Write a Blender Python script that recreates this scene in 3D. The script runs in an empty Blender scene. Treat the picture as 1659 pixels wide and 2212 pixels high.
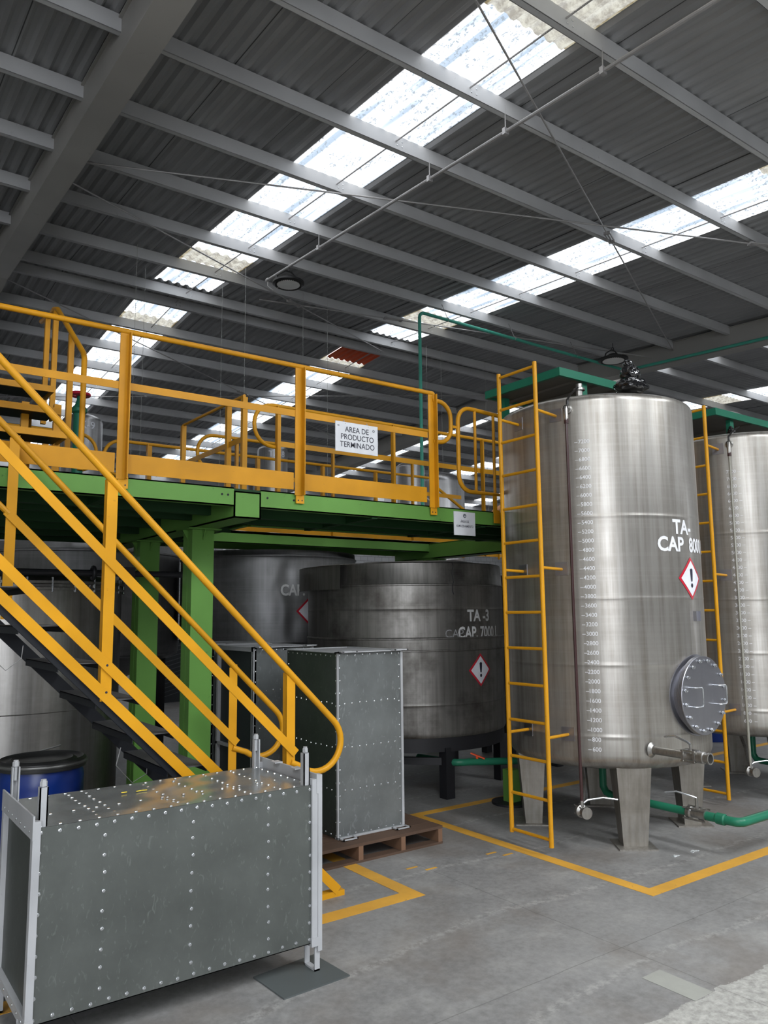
import bpy, bmesh, math, random
from mathutils import Vector, Matrix, noise
random.seed(7)
PI = math.pi
S = bpy.context.scene
COL = S.collection
V = Vector

# ---------------------------------------------------------------- materials
def new_mat(name):
    m = bpy.data.materials.new(name); m.use_nodes = True
    nt = m.node_tree; nt.nodes.clear()
    out = nt.nodes.new('ShaderNodeOutputMaterial')
    return m, nt, out

class NT:
    def __init__(s, nt): s.nt = nt
    def n(s, t, **k):
        nd = s.nt.nodes.new(t)
        for a, b in k.items():
            if a.startswith('i_'):
                nd.inputs[int(a[2:])].default_value = b
            else: setattr(nd, a, b)
        return nd
    def l(s, a, b): s.nt.links.new(a, b)
    def coords(s, scale=(1, 1, 1), loc=(0, 0, 0), kind='Object'):
        tc = s.n('ShaderNodeTexCoord'); mp = s.n('ShaderNodeMapping')
        mp.inputs['Scale'].default_value = scale; mp.inputs['Location'].default_value = loc
        s.l(tc.outputs[kind], mp.inputs['Vector']); return mp.outputs['Vector']
    def noise(s, vec, scale, detail=3, rough=.55):
        nd = s.n('ShaderNodeTexNoise'); nd.inputs['Scale'].default_value = scale
        nd.inputs['Detail'].default_value = detail; nd.inputs['Roughness'].default_value = rough
        s.l(vec, nd.inputs['Vector']); return nd.outputs['Fac']
    def ramp(s, fac, stops):
        r = s.n('ShaderNodeValToRGB'); el = r.color_ramp.elements
        while len(el) > 1: el.remove(el[-1])
        el[0].position = stops[0][0]; el[0].color = (*stops[0][1], 1) if len(stops[0][1]) == 3 else stops[0][1]
        for p, c in stops[1:]:
            e = el.new(p); e.color = (*c, 1) if len(c) == 3 else c
        s.l(fac, r.inputs['Fac']); return r.outputs['Color']
    def mix(s, fac, a, b, mode='MIX'):
        m = s.n('ShaderNodeMix', data_type='RGBA', blend_type=mode)
        if hasattr(fac, 'type'): s.l(fac, m.inputs[0])
        else: m.inputs[0].default_value = fac
        for v, i in ((a, 6), (b, 7)):
            if hasattr(v, 'type'): s.l(v, m.inputs[i])
            else: m.inputs[i].default_value = (*v, 1)
        return m.outputs[2]
    def math(s, op, a, b=None):
        m = s.n('ShaderNodeMath', operation=op)
        for v, i in ((a, 0), (b, 1)):
            if v is None: continue
            if hasattr(v, 'type'): s.l(v, m.inputs[i])
            else: m.inputs[i].default_value = v
        return m.outputs[0]
    def sep(s, vec):
        x = s.n('ShaderNodeSeparateXYZ'); s.l(vec, x.inputs[0]); return x.outputs
    def bsdf(s, out, color, rough=.5, metal=0, bump=None, bstr=.2, bdist=.01, spec=None):
        b = s.n('ShaderNodeBsdfPrincipled')
        for v, nm in ((color, 'Base Color'), (rough, 'Roughness'), (metal, 'Metallic')):
            if hasattr(v, 'type'): s.l(v, b.inputs[nm])
            elif nm == 'Base Color': b.inputs[nm].default_value = (*v, 1)
            else: b.inputs[nm].default_value = v
        if spec is not None: b.inputs['Specular IOR Level'].default_value = spec
        if bump is not None:
            bp = s.n('ShaderNodeBump'); bp.inputs['Strength'].default_value = bstr; bp.inputs['Distance'].default_value = bdist
            s.l(bump, bp.inputs['Height']); s.l(bp.outputs[0], b.inputs['Normal'])
        s.l(b.outputs[0], out.inputs[0]); return b

def paint(name, c, dirt=(.05, .04, .03), amt=.35, rough=.45, scale=6, metal=0, light=1.15):
    m, nt, out = new_mat(name); N = NT(nt); v = N.coords()
    big = N.noise(v, scale * .25, 3); fine = N.noise(v, scale * 5, 4, .65)
    col = N.mix(N.ramp(big, [(.35, (0, 0, 0)), (.7, (1, 1, 1))]), tuple(x * .86 for x in c), tuple(min(1, x * light) for x in c))
    spots = N.ramp(fine, [(.66, (0, 0, 0)), (.78, (1, 1, 1))])
    col = N.mix(N.math('MULTIPLY', spots, amt), col, dirt)
    N.bsdf(out, col, rough, metal, fine, .06, .003, spec=.22)
    return m

def steel(name, base=(.5, .48, .45), dark=(.2, .18, .155), rough=.3, streak=.5, bands=.5, grime=.4, sc=1.0, metal=.92):
    """brushed sheet steel: fine horizontal rolling marks, vertical run streaks, grimy clouds"""
    m, nt, out = new_mat(name); N = NT(nt)
    v = N.coords()
    vs = N.coords(scale=(9, 9, .35)); st = N.noise(vs, 2.2 * sc, 4, .6)
    vb = N.coords(scale=(.35, .35, 26)); bd = N.noise(vb, 1.6 * sc, 2, .5)
    cl = N.noise(v, 1.6 * sc, 5, .62)
    c = N.mix(N.math('MULTIPLY', N.ramp(st, [(.42, (0, 0, 0)), (.68, (1, 1, 1))]), streak), base, dark)
    c = N.mix(N.math('MULTIPLY', N.ramp(cl, [(.48, (0, 0, 0)), (.68, (1, 1, 1))]), grime), c, dark)
    c = N.mix(N.math('MULTIPLY', N.ramp(bd, [(.52, (0, 0, 0)), (.6, (1, 1, 1))]), bands * .5), c, tuple(min(1, x * 1.25) for x in base))
    r = N.math('ADD', N.math('MULTIPLY', cl, .25), rough - .08)
    N.bsdf(out, c, r, metal, N.math('ADD', N.math('MULTIPLY', bd, .6), N.math('MULTIPLY', st, .2)), .05, .003)
    return m

def galv(name, c=(.27, .29, .28), rough=.42, swirl=1.0):
    m, nt, out = new_mat(name); N = NT(nt); v = N.coords()
    a = N.noise(v, 3.2, 4, .6)
    w = N.n('ShaderNodeTexNoise'); w.inputs['Scale'].default_value = 42 * swirl; w.inputs['Detail'].default_value = 5
    w.inputs['Distortion'].default_value = 1.4; N.l(N.coords(scale=(1, 1, .45)), w.inputs['Vector'])
    col = N.mix(N.ramp(a, [(.3, (0, 0, 0)), (.7, (1, 1, 1))]), tuple(x * .78 for x in c), tuple(x * 1.1 for x in c))
    col = N.mix(N.math('MULTIPLY', N.ramp(w.outputs['Fac'], [(.6, (0, 0, 0)), (.72, (1, 1, 1))]), .45), col, tuple(min(1, x * 1.9) for x in c))
    N.bsdf(out, col, rough, .55, w.outputs['Fac'], .1, .003)
    return m

def flat(name, c, rough=.5, metal=0, spec=None):
    m, nt, out = new_mat(name); N = NT(nt); v = N.coords()
    f = N.noise(v, 9, 3)
    col = N.mix(f, tuple(x * .85 for x in c), tuple(min(1, x * 1.12) for x in c))
    N.bsdf(out, col, rough, metal, spec=spec); return m

M = {}
M['yellow'] = paint('yellow_paint', (.60, .28, .012), (.16, .07, .02), .55, .38, 7)
M['yellow2'] = paint('yellow_rail_paint', (.54, .245, .010), (.16, .07, .02), .5, .42, 9)
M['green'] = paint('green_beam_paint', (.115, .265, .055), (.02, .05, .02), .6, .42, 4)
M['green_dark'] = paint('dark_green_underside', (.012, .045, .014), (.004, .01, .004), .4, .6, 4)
M['teal'] = paint('teal_green_paint', (.018, .15, .09), (.02, .04, .03), .5, .4, 6)
M['pipe'] = paint('green_pipe_plastic', (.02, .16, .09), (.03, .06, .05), .3, .32, 5)
M['pipe_lt'] = paint('light_green_pipe', (.07, .36, .27), (.03, .1, .08), .3, .4, 5)
M['beam'] = paint('grey_beam_paint', (.55, .555, .565), (.10, .10, .10), .3, .5, 3, light=1.12)
M['rafter'] = paint('warm_grey_rafter_paint', (.40, .39, .37), (.1, .1, .1), .25, .5, 2)
M['black'] = paint('black_paint', (.012, .013, .016), (.05, .05, .05), .4, .5, 6)
M['black_metal'] = flat('black_tank_frame', (.01, .01, .013), .55)
M['rubber'] = flat('black_rubber', (.02, .02, .02), .45)
M['bag'] = flat('black_plastic_bag', (.006, .006, .007), .12, spec=.9)
M['white'] = flat('white_sign_sheet', (.62, .63, .66), .35)
M['sticker'] = flat('white_sticker', (.72, .73, .78), .3)
M['ink'] = flat('dark_print', (.012, .012, .03), .5)
M['ink_grey'] = flat('grey_print', (.12, .13, .15), .5)
M['red'] = flat('red_print', (.5, .012, .03), .35)
M['paint_white'] = flat('white_lettering', (.72, .72, .74), .5)
M['paint_faded'] = flat('faded_lettering', (.55, .55, .55), .6)
M['paint_ghost'] = flat('ghost_lettering', (.25, .25, .255), .6)
M['lightgrey'] = paint('light_grey_frame_paint', (.36, .365, .375), (.2, .2, .2), .35, .45, 8)
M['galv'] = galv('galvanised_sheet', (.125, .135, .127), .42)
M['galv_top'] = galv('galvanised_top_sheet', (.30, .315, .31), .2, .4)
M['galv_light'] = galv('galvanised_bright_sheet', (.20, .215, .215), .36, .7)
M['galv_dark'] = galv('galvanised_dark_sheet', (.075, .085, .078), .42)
M['bolt'] = flat('bolt_steel', (.62, .64, .66), .25, .9)
M['valve'] = steel('valve_steel', (.42, .41, .39), (.13, .12, .11), .3, .3, .2, .5, 5)
M['steel'] = steel('brushed_tank_steel', (.37, .352, .325), (.17, .148, .12), .28, .6, .2, .35, metal=.72)
M['steel_leg'] = steel('tank_leg_steel', (.34, .32, .29), (.16, .145, .12), .42, .5, .1, .5, 1.5, .7)
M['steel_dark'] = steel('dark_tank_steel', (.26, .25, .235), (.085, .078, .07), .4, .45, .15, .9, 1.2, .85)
M['steel_dent'] = steel('dented_tank_steel', (.27, .27, .275), (.13, .13, .13), .46, .3, .4, .5, 1.0, .85)
M['steel_cover'] = steel('manhole_steel', (.34, .34, .37), (.24, .24, .26), .3, .15, 0, .2, 1, .95)
M['steel_tank9'] = steel('far_tank_steel', (.5, .5, .51), (.3, .29, .28), .3, .6, .2, .4)
M['tube_brown'] = flat('brown_sight_tube', (.045, .018, .018), .25)
M['tube_clear'] = flat('clear_grey_sight_tube', (.27, .26, .22), .2)
M['blue'] = flat('blue_drum_plastic', (.003, .022, .16), .32)
M['wood'] = paint('pallet_wood', (.085, .052, .036), (.04, .03, .02), .6, .75, 10)
M['wood_lt'] = paint('pallet_block_wood', (.17, .095, .058), (.04, .03, .02), .6, .75, 10)
M['red_plastic'] = flat('red_plastic_handle', (.55, .02, .05), .35)
M['orange_plastic'] = flat('orange_plastic_handle', (.75, .09, .02), .35)
M['hose'] = flat('clear_hose', (.45, .46, .44), .2)
M['hose_orange'] = flat('orange_hose', (.55, .26, .12), .4)
M['lens'] = flat('lamp_lens', (.9, .9, .88), .35)
M['cable'] = flat('grey_cable', (.42, .41, .41), .45, .3)
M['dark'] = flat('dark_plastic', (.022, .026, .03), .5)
M['greyplastic'] = flat('grey_plastic', (.09, .095, .1), .5)
M['mat_plate'] = paint('steel_floor_plate', (.085, .095, .095), (.04, .04, .04), .4, .55, 4)

def concrete():
    m, nt, out = new_mat('concrete_floor'); N = NT(nt); v = N.coords(); x, y, z = N.sep(v)
    big = N.noise(v, .55, 5, .6); mid = N.noise(v, 2.6, 6, .65); fine = N.noise(v, 22, 5, .7)
    c = N.ramp(big, [(.3, (.14, .135, .132)), (.5, (.195, .19, .186)), (.72, (.26, .255, .25))])
    c = N.mix(N.math('MULTIPLY', N.ramp(mid, [(.5, (0, 0, 0)), (.68, (1, 1, 1))]), .6), c, (.33, .32, .30))
    c = N.mix(N.math('MULTIPLY', N.ramp(mid, [(.3, (1, 1, 1)), (.45, (0, 0, 0))]), .6), c, (.10, .096, .093))
    c = N.mix(.35, c, N.ramp(fine, [(.3, (.11, .108, .105)), (.7, (.33, .325, .315))]))
    # brownish wear patches
    brn = N.noise(N.coords(scale=(1, 1, 1), loc=(3.1, 8.4, 0)), .9, 4, .6)
    c = N.mix(N.math('MULTIPLY', N.ramp(brn, [(.5, (0, 0, 0)), (.62, (1, 1, 1))]), .45), c, (.13, .105, .085))
    # curved scratches
    sw = N.n('ShaderNodeTexWave'); sw.wave_type = 'RINGS'; sw.inputs['Scale'].default_value = .33
    sw.inputs['Distortion'].default_value = 5; sw.inputs['Detail'].default_value = 3; sw.inputs['Detail Scale'].default_value = .6
    N.l(N.coords(loc=(-4.2, -1.2, 0)), sw.inputs['Vector'])
    line = N.ramp(sw.outputs['Fac'], [(.985, (0, 0, 0)), (1.0, (1, 1, 1))])
    c = N.mix(N.math('MULTIPLY', N.math('MULTIPLY', line, N.ramp(fine, [(.45, (0, 0, 0)), (.6, (1, 1, 1))])), .5), c, (.36, .35, .33))
    # pale rough slab nearest the door (y < 2.36) with a ragged edge
    yy = N.math('ADD', y, N.math('MULTIPLY', N.math('SUBTRACT', mid, .5), .22))
    yy = N.math('ADD', yy, N.math('MULTIPLY', N.math('SUBTRACT', fine, .5), .06))
    edge = N.math('LESS_THAN', yy, 2.36)
    c = N.mix(N.math('MULTIPLY', edge, N.math('GREATER_THAN', x, 2.9)), c, N.ramp(fine, [(.3, (.2, .195, .18)), (.65, (.44, .43, .40))]))
    # slab joints
    for ax, pos in ((x, 1.1), (x, 6.35), (y, 2.95), (y, 6.6), (x, 3.75)):
        d = N.math('ABSOLUTE', N.math('SUBTRACT', ax, N.math('ADD', pos, N.math('MULTIPLY', N.math('SUBTRACT', mid, .5), .035))))
        c = N.mix(N.math('MULTIPLY', N.math('LESS_THAN', d, .003), .4), c, (.04, .038, .036))
    r = N.math('ADD', N.math('MULTIPLY', mid, .35), .4)
    N.bsdf(out, c, r, 0, N.math('ADD', N.math('MULTIPLY', fine, .3), mid), .12, .01)
    return m
M['concrete'] = concrete()

def floor_paint():
    m, nt, out = new_mat('yellow_floor_paint'); N = NT(nt); v = N.coords()
    f = N.noise(v, 30, 5, .7); b = N.noise(v, 3, 4, .6)
    c = N.mix(N.ramp(b, [(.35, (0, 0, 0)), (.7, (1, 1, 1))]), (.52, .27, .035), (.66, .34, .04))
    c = N.mix(N.ramp(f, [(.62, (0, 0, 0)), (.74, (1, 1, 1))]), c, (.2, .15, .08))
    N.bsdf(out, c, .6, 0); return m
M['floor_paint'] = floor_paint()

def roof_sheet(sky=False):
    m, nt, out = new_mat('skylight_sheet' if sky else 'corrugated_roof_sheet'); N = NT(nt); v = N.coords(); x, y, z = N.sep(v)
    if not sky:
        a = N.noise(N.coords(scale=(1, .25, 1)), 1.3, 4, .6); b = N.noise(N.coords(scale=(6, .5, 1)), 2.0, 3)
        c = N.ramp(a, [(.3, (.31, .315, .325)), (.7, (.42, .425, .435))])
        c = N.mix(N.math('MULTIPLY', N.ramp(b, [(.4, (0, 0, 0)), (.7, (1, 1, 1))]), .35), c, (.29, .29, .295))
        # sheet laps every 0.92 m
        fr = N.math('FRACT', N.math('DIVIDE', N.math('ADD', x, 100.35), .915))
        c = N.mix(N.math('MULTIPLY', N.math('LESS_THAN', fr, .012), .85), c, (.012, .012, .012))
        N.bsdf(out, c, .5, .25, spec=.5)
    else:
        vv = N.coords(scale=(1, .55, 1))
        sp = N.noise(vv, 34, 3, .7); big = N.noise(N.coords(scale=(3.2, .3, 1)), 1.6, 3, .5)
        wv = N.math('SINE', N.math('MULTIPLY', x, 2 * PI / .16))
        band = N.ramp(N.math('ADD', N.math('MULTIPLY', wv, .5), .5), [(.25, (1, 1, 1)), (.75, (.17, .215, .27))])  # shading of the corrugation slopes painted into the emission colour
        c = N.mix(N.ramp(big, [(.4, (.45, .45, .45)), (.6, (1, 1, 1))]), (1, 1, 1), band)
        spk = N.math('MULTIPLY', N.ramp(sp, [(.545, (0, 0, 0)), (.59, (1, 1, 1))]), N.ramp(N.noise(vv, 3.5, 2), [(.38, (0, 0, 0)), (.5, (1, 1, 1))]))
        c = N.mix(N.math('MULTIPLY', spk, .85), c, (.07, .085, .1))
        # tan, dirt stained sheets at both ends of the near strips
        t1 = N.math('MULTIPLY', N.math('GREATER_THAN', y, 3.0), N.math('LESS_THAN', y, 4.47))
        t2 = N.math('MULTIPLY', N.math('GREATER_THAN', y, 11.05), N.math('LESS_THAN', y, 11.62))
        t3 = N.math('MULTIPLY', N.math('GREATER_THAN', y, 14.35), N.math('LESS_THAN', y, 14.7))
        t = N.math('MINIMUM', N.math('ADD', N.math('ADD', t1, t2), t3), 1)
        tan = N.mix(N.ramp(N.noise(v, 9, 4, .7), [(.4, (0, 0, 0)), (.6, (1, 1, 1))]), (.24, .22, .16), (.10, .075, .035))
        c = N.mix(t, c, tan)
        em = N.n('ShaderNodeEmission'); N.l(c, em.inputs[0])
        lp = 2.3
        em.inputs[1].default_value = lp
        b = N.n('ShaderNodeBsdfTranslucent'); b.inputs[0].default_value = (.05, .055, .06, 1)
        ad = N.n('ShaderNodeAddShader'); N.l(em.outputs[0], ad.inputs[0]); N.l(b.outputs[0], ad.inputs[1])
        N.l(ad.outputs[0], out.inputs[0])
        m.cycles.emission_sampling = 'FRONT_BACK'
    return m
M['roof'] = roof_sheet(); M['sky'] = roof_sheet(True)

def block_wall():
    m, nt, out = new_mat('painted_block_wall'); N = NT(nt)
    tc = N.n('ShaderNodeTexCoord'); sx = N.n('ShaderNodeSeparateXYZ'); cx = N.n('ShaderNodeCombineXYZ')
    N.l(tc.outputs['Object'], sx.inputs[0]); N.l(N.math('ADD', sx.outputs[0], sx.outputs[1]), cx.inputs[0]); N.l(sx.outputs[2], cx.inputs[1])
    br = N.n('ShaderNodeTexBrick'); N.l(cx.outputs[0], br.inputs['Vector'])
    br.inputs['Color1'].default_value = (.5, .51, .52, 1); br.inputs['Color2'].default_value = (.56, .57, .58, 1)
    br.inputs['Mortar'].default_value = (.3, .3, .31, 1); br.inputs['Scale'].default_value = 1
    br.inputs['Brick Width'].default_value = .4; br.inputs['Row Height'].default_value = .2; br.inputs['Mortar Size'].default_value = .012
    N.bsdf(out, br.outputs['Color'], .7); return m
M['block'] = block_wall()

# ---------------------------------------------------------------- mesh builder
class MB:
    def __init__(s, mat=None): s.bm = bmesh.new(); s.mats = [mat] if mat else []; s.mi = 0
    def use(s, mat):
        if mat not in s.mats: s.mats.append(mat)
        s.mi = s.mats.index(mat); return s
    def face(s, vs):
        try:
            f = s.bm.faces.new(vs); f.material_index = s.mi; return f
        except ValueError: return None
    def hexa(s, p):          # 8 points: bottom 4 (ccw), top 4
        v = [s.bm.verts.new(q) for q in p]
        for a in ((3, 2, 1, 0), (4, 5, 6, 7), (0, 1, 5, 4), (1, 2, 6, 5), (2, 3, 7, 6), (3, 0, 4, 7)): s.face([v[i] for i in a])
        return s
    def box(s, x0, x1, y0, y1, z0, z1):
        return s.hexa([(x0, y0, z0), (x1, y0, z0), (x1, y1, z0), (x0, y1, z0), (x0, y0, z1), (x1, y0, z1), (x1, y1, z1), (x0, y1, z1)])
    def bar(s, a, b, w, t, up=(0, 0, 1)):
        """rectangular bar from a to b; w across (perpendicular to up), t along up"""
        a, b = V(a), V(b); d = (b - a).normalized(); u = V(up)
        sd = d.cross(u).normalized(); u2 = sd.cross(d).normalized()
        p = []
        for q in (a, b):
            p += [q - sd * w / 2 - u2 * t / 2, q + sd * w / 2 - u2 * t / 2, q + sd * w / 2 + u2 * t / 2, q - sd * w / 2 + u2 * t / 2]
        return s.hexa(p)
    def prism(s, poly, h):
        """polygon (3d points, planar) extruded by vector h"""
        h = V(h); a = [s.bm.verts.new(V(q)) for q in poly]; b = [s.bm.verts.new(V(q) + h) for q in poly]
        s.face(list(reversed(a))); s.face(b)
        n = len(a)
        for i in range(n): s.face([a[i], a[(i + 1) % n], b[(i + 1) % n], b[i]])
        return s
    def tube(s, pts, r, n=12, closed=False, cap=True):
        pts = [V(p) for p in pts]; m = len(pts); rings = []
        d0 = (pts[1] - pts[0]).normalized()
        ref = V((0, 0, 1)) if abs(d0.z) < .9 else V((1, 0, 0))
        nrm = d0.cross(ref).normalized()
        for i, p in enumerate(pts):
            if closed: d = (pts[(i + 1) % m] - pts[i - 1]).normalized()
            elif i == 0: d = (pts[1] - p).normalized()
            elif i == m - 1: d = (p - pts[i - 1]).normalized()
            else: d = ((pts[i + 1] - p).normalized() + (p - pts[i - 1]).normalized()).normalized()
            nrm = (nrm - d * nrm.dot(d)).normalized(); bn = d.cross(nrm)
            rr = r[i] if isinstance(r, (list, tuple)) else r
            rings.append([s.bm.verts.new(p + (nrm * math.cos(2 * PI * k / n) + bn * math.sin(2 * PI * k / n)) * rr) for k in range(n)])
        for i in range(m if closed else m - 1):
            A, B = rings[i], rings[(i + 1) % m]
            for k in range(n): s.face([A[k], A[(k + 1) % n], B[(k + 1) % n], B[k]])
        if cap and not closed: s.face(list(reversed(rings[0]))); s.face(rings[-1])
        return s
    def lathe(s, prof, c=(0, 0, 0), n=64, axis=(0, 0, 1), a0=0, a1=2 * PI):
        """profile [(r, h)] turned around axis through c"""
        c = V(c); ax = V(axis).normalized(); ref = V((1, 0, 0)) if abs(ax.x) < .9 else V((0, 1, 0))
        u = (ref - ax * ref.dot(ax)).normalized(); w = ax.cross(u); full = abs(a1 - a0 - 2 * PI) < 1e-6
        k_n = n if full else n + 1; rings = []
        for r, h in prof:
            if r < 1e-6: rings.append([s.bm.verts.new(c + ax * h)]); continue
            rings.append([s.bm.verts.new(c + ax * h + (u * math.cos(a0 + (a1 - a0) * k / n) + w * math.sin(a0 + (a1 - a0) * k / n)) * r) for k in range(k_n)])
        for A, B in zip(rings, rings[1:]):
            for k in range(n if full else n):
                k2 = (k + 1) % k_n
                if not full and k == n: continue
                if len(A) == 1 and len(B) == 1: continue
                if len(A) == 1: s.face([A[0], B[k], B[k2]])
                elif len(B) == 1: s.face([A[k], A[k2], B[0]])
                else: s.face([A[k], A[k2], B[k2], B[k]])
        return s
    def dome(s, p, nrm, r, h=None):
        h = h or r * .55
        return s.lathe([(r, 0), (r * .85, h * .6), (r * .45, h * .95), (0, h)], p, 8, nrm)
    def torus(s, c, R, r, axis=(0, 0, 1), n=40, m=8):
        ax = V(axis).normalized(); ref = V((1, 0, 0)) if abs(ax.x) < .9 else V((0, 1, 0)); u = (ref - ax * ref.dot(ax)).normalized(); w = ax.cross(u)
        return s.tube([V(c) + (u * math.cos(2 * PI * k / n) + w * math.sin(2 * PI * k / n)) * R for k in range(n)], r, m, closed=True)
    def build(s, name, mat=None, parent=None, smooth=True, angle=32, label=None, loc=None, rotz=None):
        me = bpy.data.meshes.new(name)
        bmesh.ops.recalc_face_normals(s.bm, faces=s.bm.faces)
        if mat and not s.mats: s.mats = [mat]
        for mm in s.mats: me.materials.append(mm)
        s.bm.to_mesh(me); s.bm.free()
        if smooth:
            me.polygons.foreach_set('use_smooth', [True] * len(me.polygons)); me.set_sharp_from_angle(angle=math.radians(angle))
        o = bpy.data.objects.new(name, me); COL.objects.link(o)
        if parent is not None: o.parent = parent
        if label: o['label'] = label
        if loc: o.location = loc
        if rotz is not None: o.rotation_euler = (0, 0, rotz)
        return o

def tag(o, label, cat, group=None):
    o['label'] = label; o['category'] = cat
    if group: o['group'] = group
    return o
def thing(name, label, cat, loc=(0, 0, 0), group=None, rotz=0):
    o = bpy.data.objects.new(name, None); o.empty_display_size = .1; COL.objects.link(o); o.location = loc; o.rotation_euler = (0, 0, rotz)
    return tag(o, label, cat, group)
def struct(o): o['kind'] = 'structure'; return o
def copy_tree(o, parent=None, off=(0, 0, 0)):
    c = o.copy(); COL.objects.link(c)
    if parent is not None: c.parent = parent
    else: c.location = o.location + V(off)
    for ch in [x for x in S.objects if x.parent is o]: copy_tree(ch, c)
    return c

def arc(c, r, a0, a1, n, plane='xz', ry=None):
    out = []
    for k in range(n + 1):
        a = a0 + (a1 - a0) * k / n; p, q = r * math.cos(a), (ry or r) * math.sin(a)
        out.append((c[0] + p, c[1], c[2] + q) if plane == 'xz' else (c[0], c[1] + p, c[2] + q) if plane == 'yz' else (c[0] + p, c[1] + q, c[2]))
    return out

# ---------------------------------------------------------------- lettering
_tc = {}
def text_polys(s, size, align='CENTER', bold=0.0):
    key = (s, size, align, bold)
    if key in _tc: return _tc[key]
    cu = bpy.data.curves.new('t', 'FONT'); cu.body = s; cu.size = size; cu.align_x = align; cu.align_y = 'CENTER'; cu.offset = bold; cu.resolution_u = 3
    o = bpy.data.objects.new('t', cu); COL.objects.link(o)
    bpy.context.view_layer.update()
    dg = bpy.context.evaluated_depsgraph_get(); me = o.evaluated_get(dg).to_mesh()
    vs = [(v.co.x, v.co.y) for v in me.vertices]; fs = [tuple(p.vertices) for p in me.polygons]
    o.evaluated_get(dg).to_mesh_clear(); bpy.data.objects.remove(o); bpy.data.curves.remove(cu)
    _tc[key] = (vs, fs); return vs, fs
def put_polys(mb, vs, fs, fn):
    bv = [mb.bm.verts.new(fn(*v)) for v in vs]
    for f in fs: mb.face([bv[i] for i in f])
def cyl_map(c, r, ang, z, sx=1.0):
    """flat (u, v) -> cylinder around c, centred on angle ang (deg) and height z, seen from outside"""
    a0 = math.radians(ang)
    return lambda u, v: (c[0] + r * math.cos(a0 + u * sx / r), c[1] + r * math.sin(a0 + u * sx / r), z + v)
def flat_map(o, ux, uy=(0, 0, 1)):
    o, ux, uy = V(o), V(ux), V(uy)
    return lambda u, v: o + ux * u + uy * v
def wrap_text(mb, s, size, fn, dx=0, dy=0, align='CENTER', bold=0.0, squash=1.0):
    vs, fs = text_polys(s, size, align, bold)
    put_polys(mb, [(x * squash + dx, y + dy) for x, y in vs], fs, fn)
def diamond_polys(h, n=12):
    vs, fs = [], []
    for k in range(n + 1):
        u = -h + 2 * h * k / n; t = h - abs(u)
        vs += [(u, -t), (u, t)]
    for k in range(n):
        a = 2 * k
        if k == 0: fs.append((a, a + 2, a + 3))
        elif k == n - 1: fs.append((a, a + 2, a + 1))
        else: fs.append((a, a + 2, a + 3, a + 1))
    return vs, fs
def hazard_sign(parent, mapper, h, name='hazard_sign'):
    """mapper(extra) returns a map at radius + extra"""
    mb = MB(); mb.use(M['red']); put_polys(mb, *diamond_polys(h), mapper(.003))
    mb.use(M['sticker']); put_polys(mb, *diamond_polys(h * .83), mapper(.005))
    mb.use(M['ink'])
    bar = [(-.10, .42), (.0, .47), (.10, .42), (.085, .15), (.055, -.12), (0, -.17), (-.055, -.12), (-.085, .15)]
    put_polys(mb, [(x * h * 1.15, y * h) for x, y in bar], [tuple(range(8))], mapper(.0075))
    dot = [(.095 * math.cos(a * PI / 6), .105 * math.sin(a * PI / 6) - .33) for a in range(12)]
    put_polys(mb, [(x * h, y * h) for x, y in dot], [tuple(range(12))], mapper(.0075))
    return mb.build(name, parent=parent, smooth=False)

# ================================================================= THE SHELL
Z0, SL, YR = 6.7127, .06, 13.1            # purlin underside plane, slope, ridge line
def zp(y): return Z0 + SL * y if y <= YR else Z0 + SL * YR - SL * (y - YR)
XL, XR, YF, YB = -11.0, 31.0, -6.5, 29.0
mb = MB(M['concrete']); mb.box(XL - .3, XR + .3, YF - 8, YB + .3, -.2, 0); struct(mb.build('floor', smooth=False))
for nm, b in (('wall_back', (XL, XR, YB, YB + .25, 0, 6.2)), ('wall_left', (XL - .25, XL, YF, YB, 0, 7.4)), ('wall_right', (XR, XR + .25, YF, YB, 0, 7.4))):
    mb = MB(M['block'])
    if nm == 'wall_left': mb = MB(flat('pale_side_wall', (.72, .70, .66), .7)); mb.box(XL - .25, XL, YF, YB, 0, 7.4)
    elif nm == 'wall_right': mb.box(XR, XR + .25, -4.0, YB, 0, 7.4); mb.box(XR, XR + .25, YF, -5.3, 0, 7.4); mb.box(XR, XR + .25, -5.3, -4.0, 6.6, 7.4)  # gap added in the unseen end to give the tank a bright line
    else: mb.box(*b)
    struct(mb.build(nm, smooth=False))
mb = MB(flat('dark_front_wall', (.045, .045, .05), .8)); mb.box(-1.6, XR, YF - .25, YF, 0, 6.2); mb.box(XL, -8.3, YF - .25, YF, 0, 6.2); mb.box(-8.3, -1.6, YF - .25, YF, 5.7, 6.3); struct(mb.build('wall_front', smooth=False))  # unseen wall, added and cut open to shape the tank reflections
for nm, b in ():
    pass

def corr(x, pitch=.16, amp=.032):          # trapezoid-like wave, 0..amp
    t = (x / pitch) % 1.0
    return amp * (1 if t < .28 else (1 - (t - .28) / .22) if t < .5 else 0 if t < .78 else (t - .78) / .22)
def sheet(name, x0, x1, ys, mat, dz=.175):
    xs = []; k = math.floor(x0 / .16)
    while k * .16 <= x1:
        for t in (0, .28, .5, .78):
            x = (k + t) * .16
            if x0 < x < x1: xs.append(x)
        k += 1
    xs = [x0] + xs + [x1]
    mb = MB(mat); rows = []
    for y in ys: rows.append([mb.bm.verts.new((x, y, zp(y) + dz + corr(x))) for x in xs])
    for A, B in zip(rows, rows[1:]):
        for i in range(len(xs) - 1): mb.face([A[i], A[i + 1], B[i + 1], B[i]])
    return mb.build(name, smooth=False)
STRIPS = [(4.43, 5.43), (9.0, 10.0), (14.8, 15.8), (19.3, 20.3), (24.0, 25.0)]
NEAR = [-6.5, YR]; FAR = [YR, YB]
segs = []; x = XL
for a, b in STRIPS: segs.append((x, a)); x = b
segs.append((x, XR))
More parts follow.
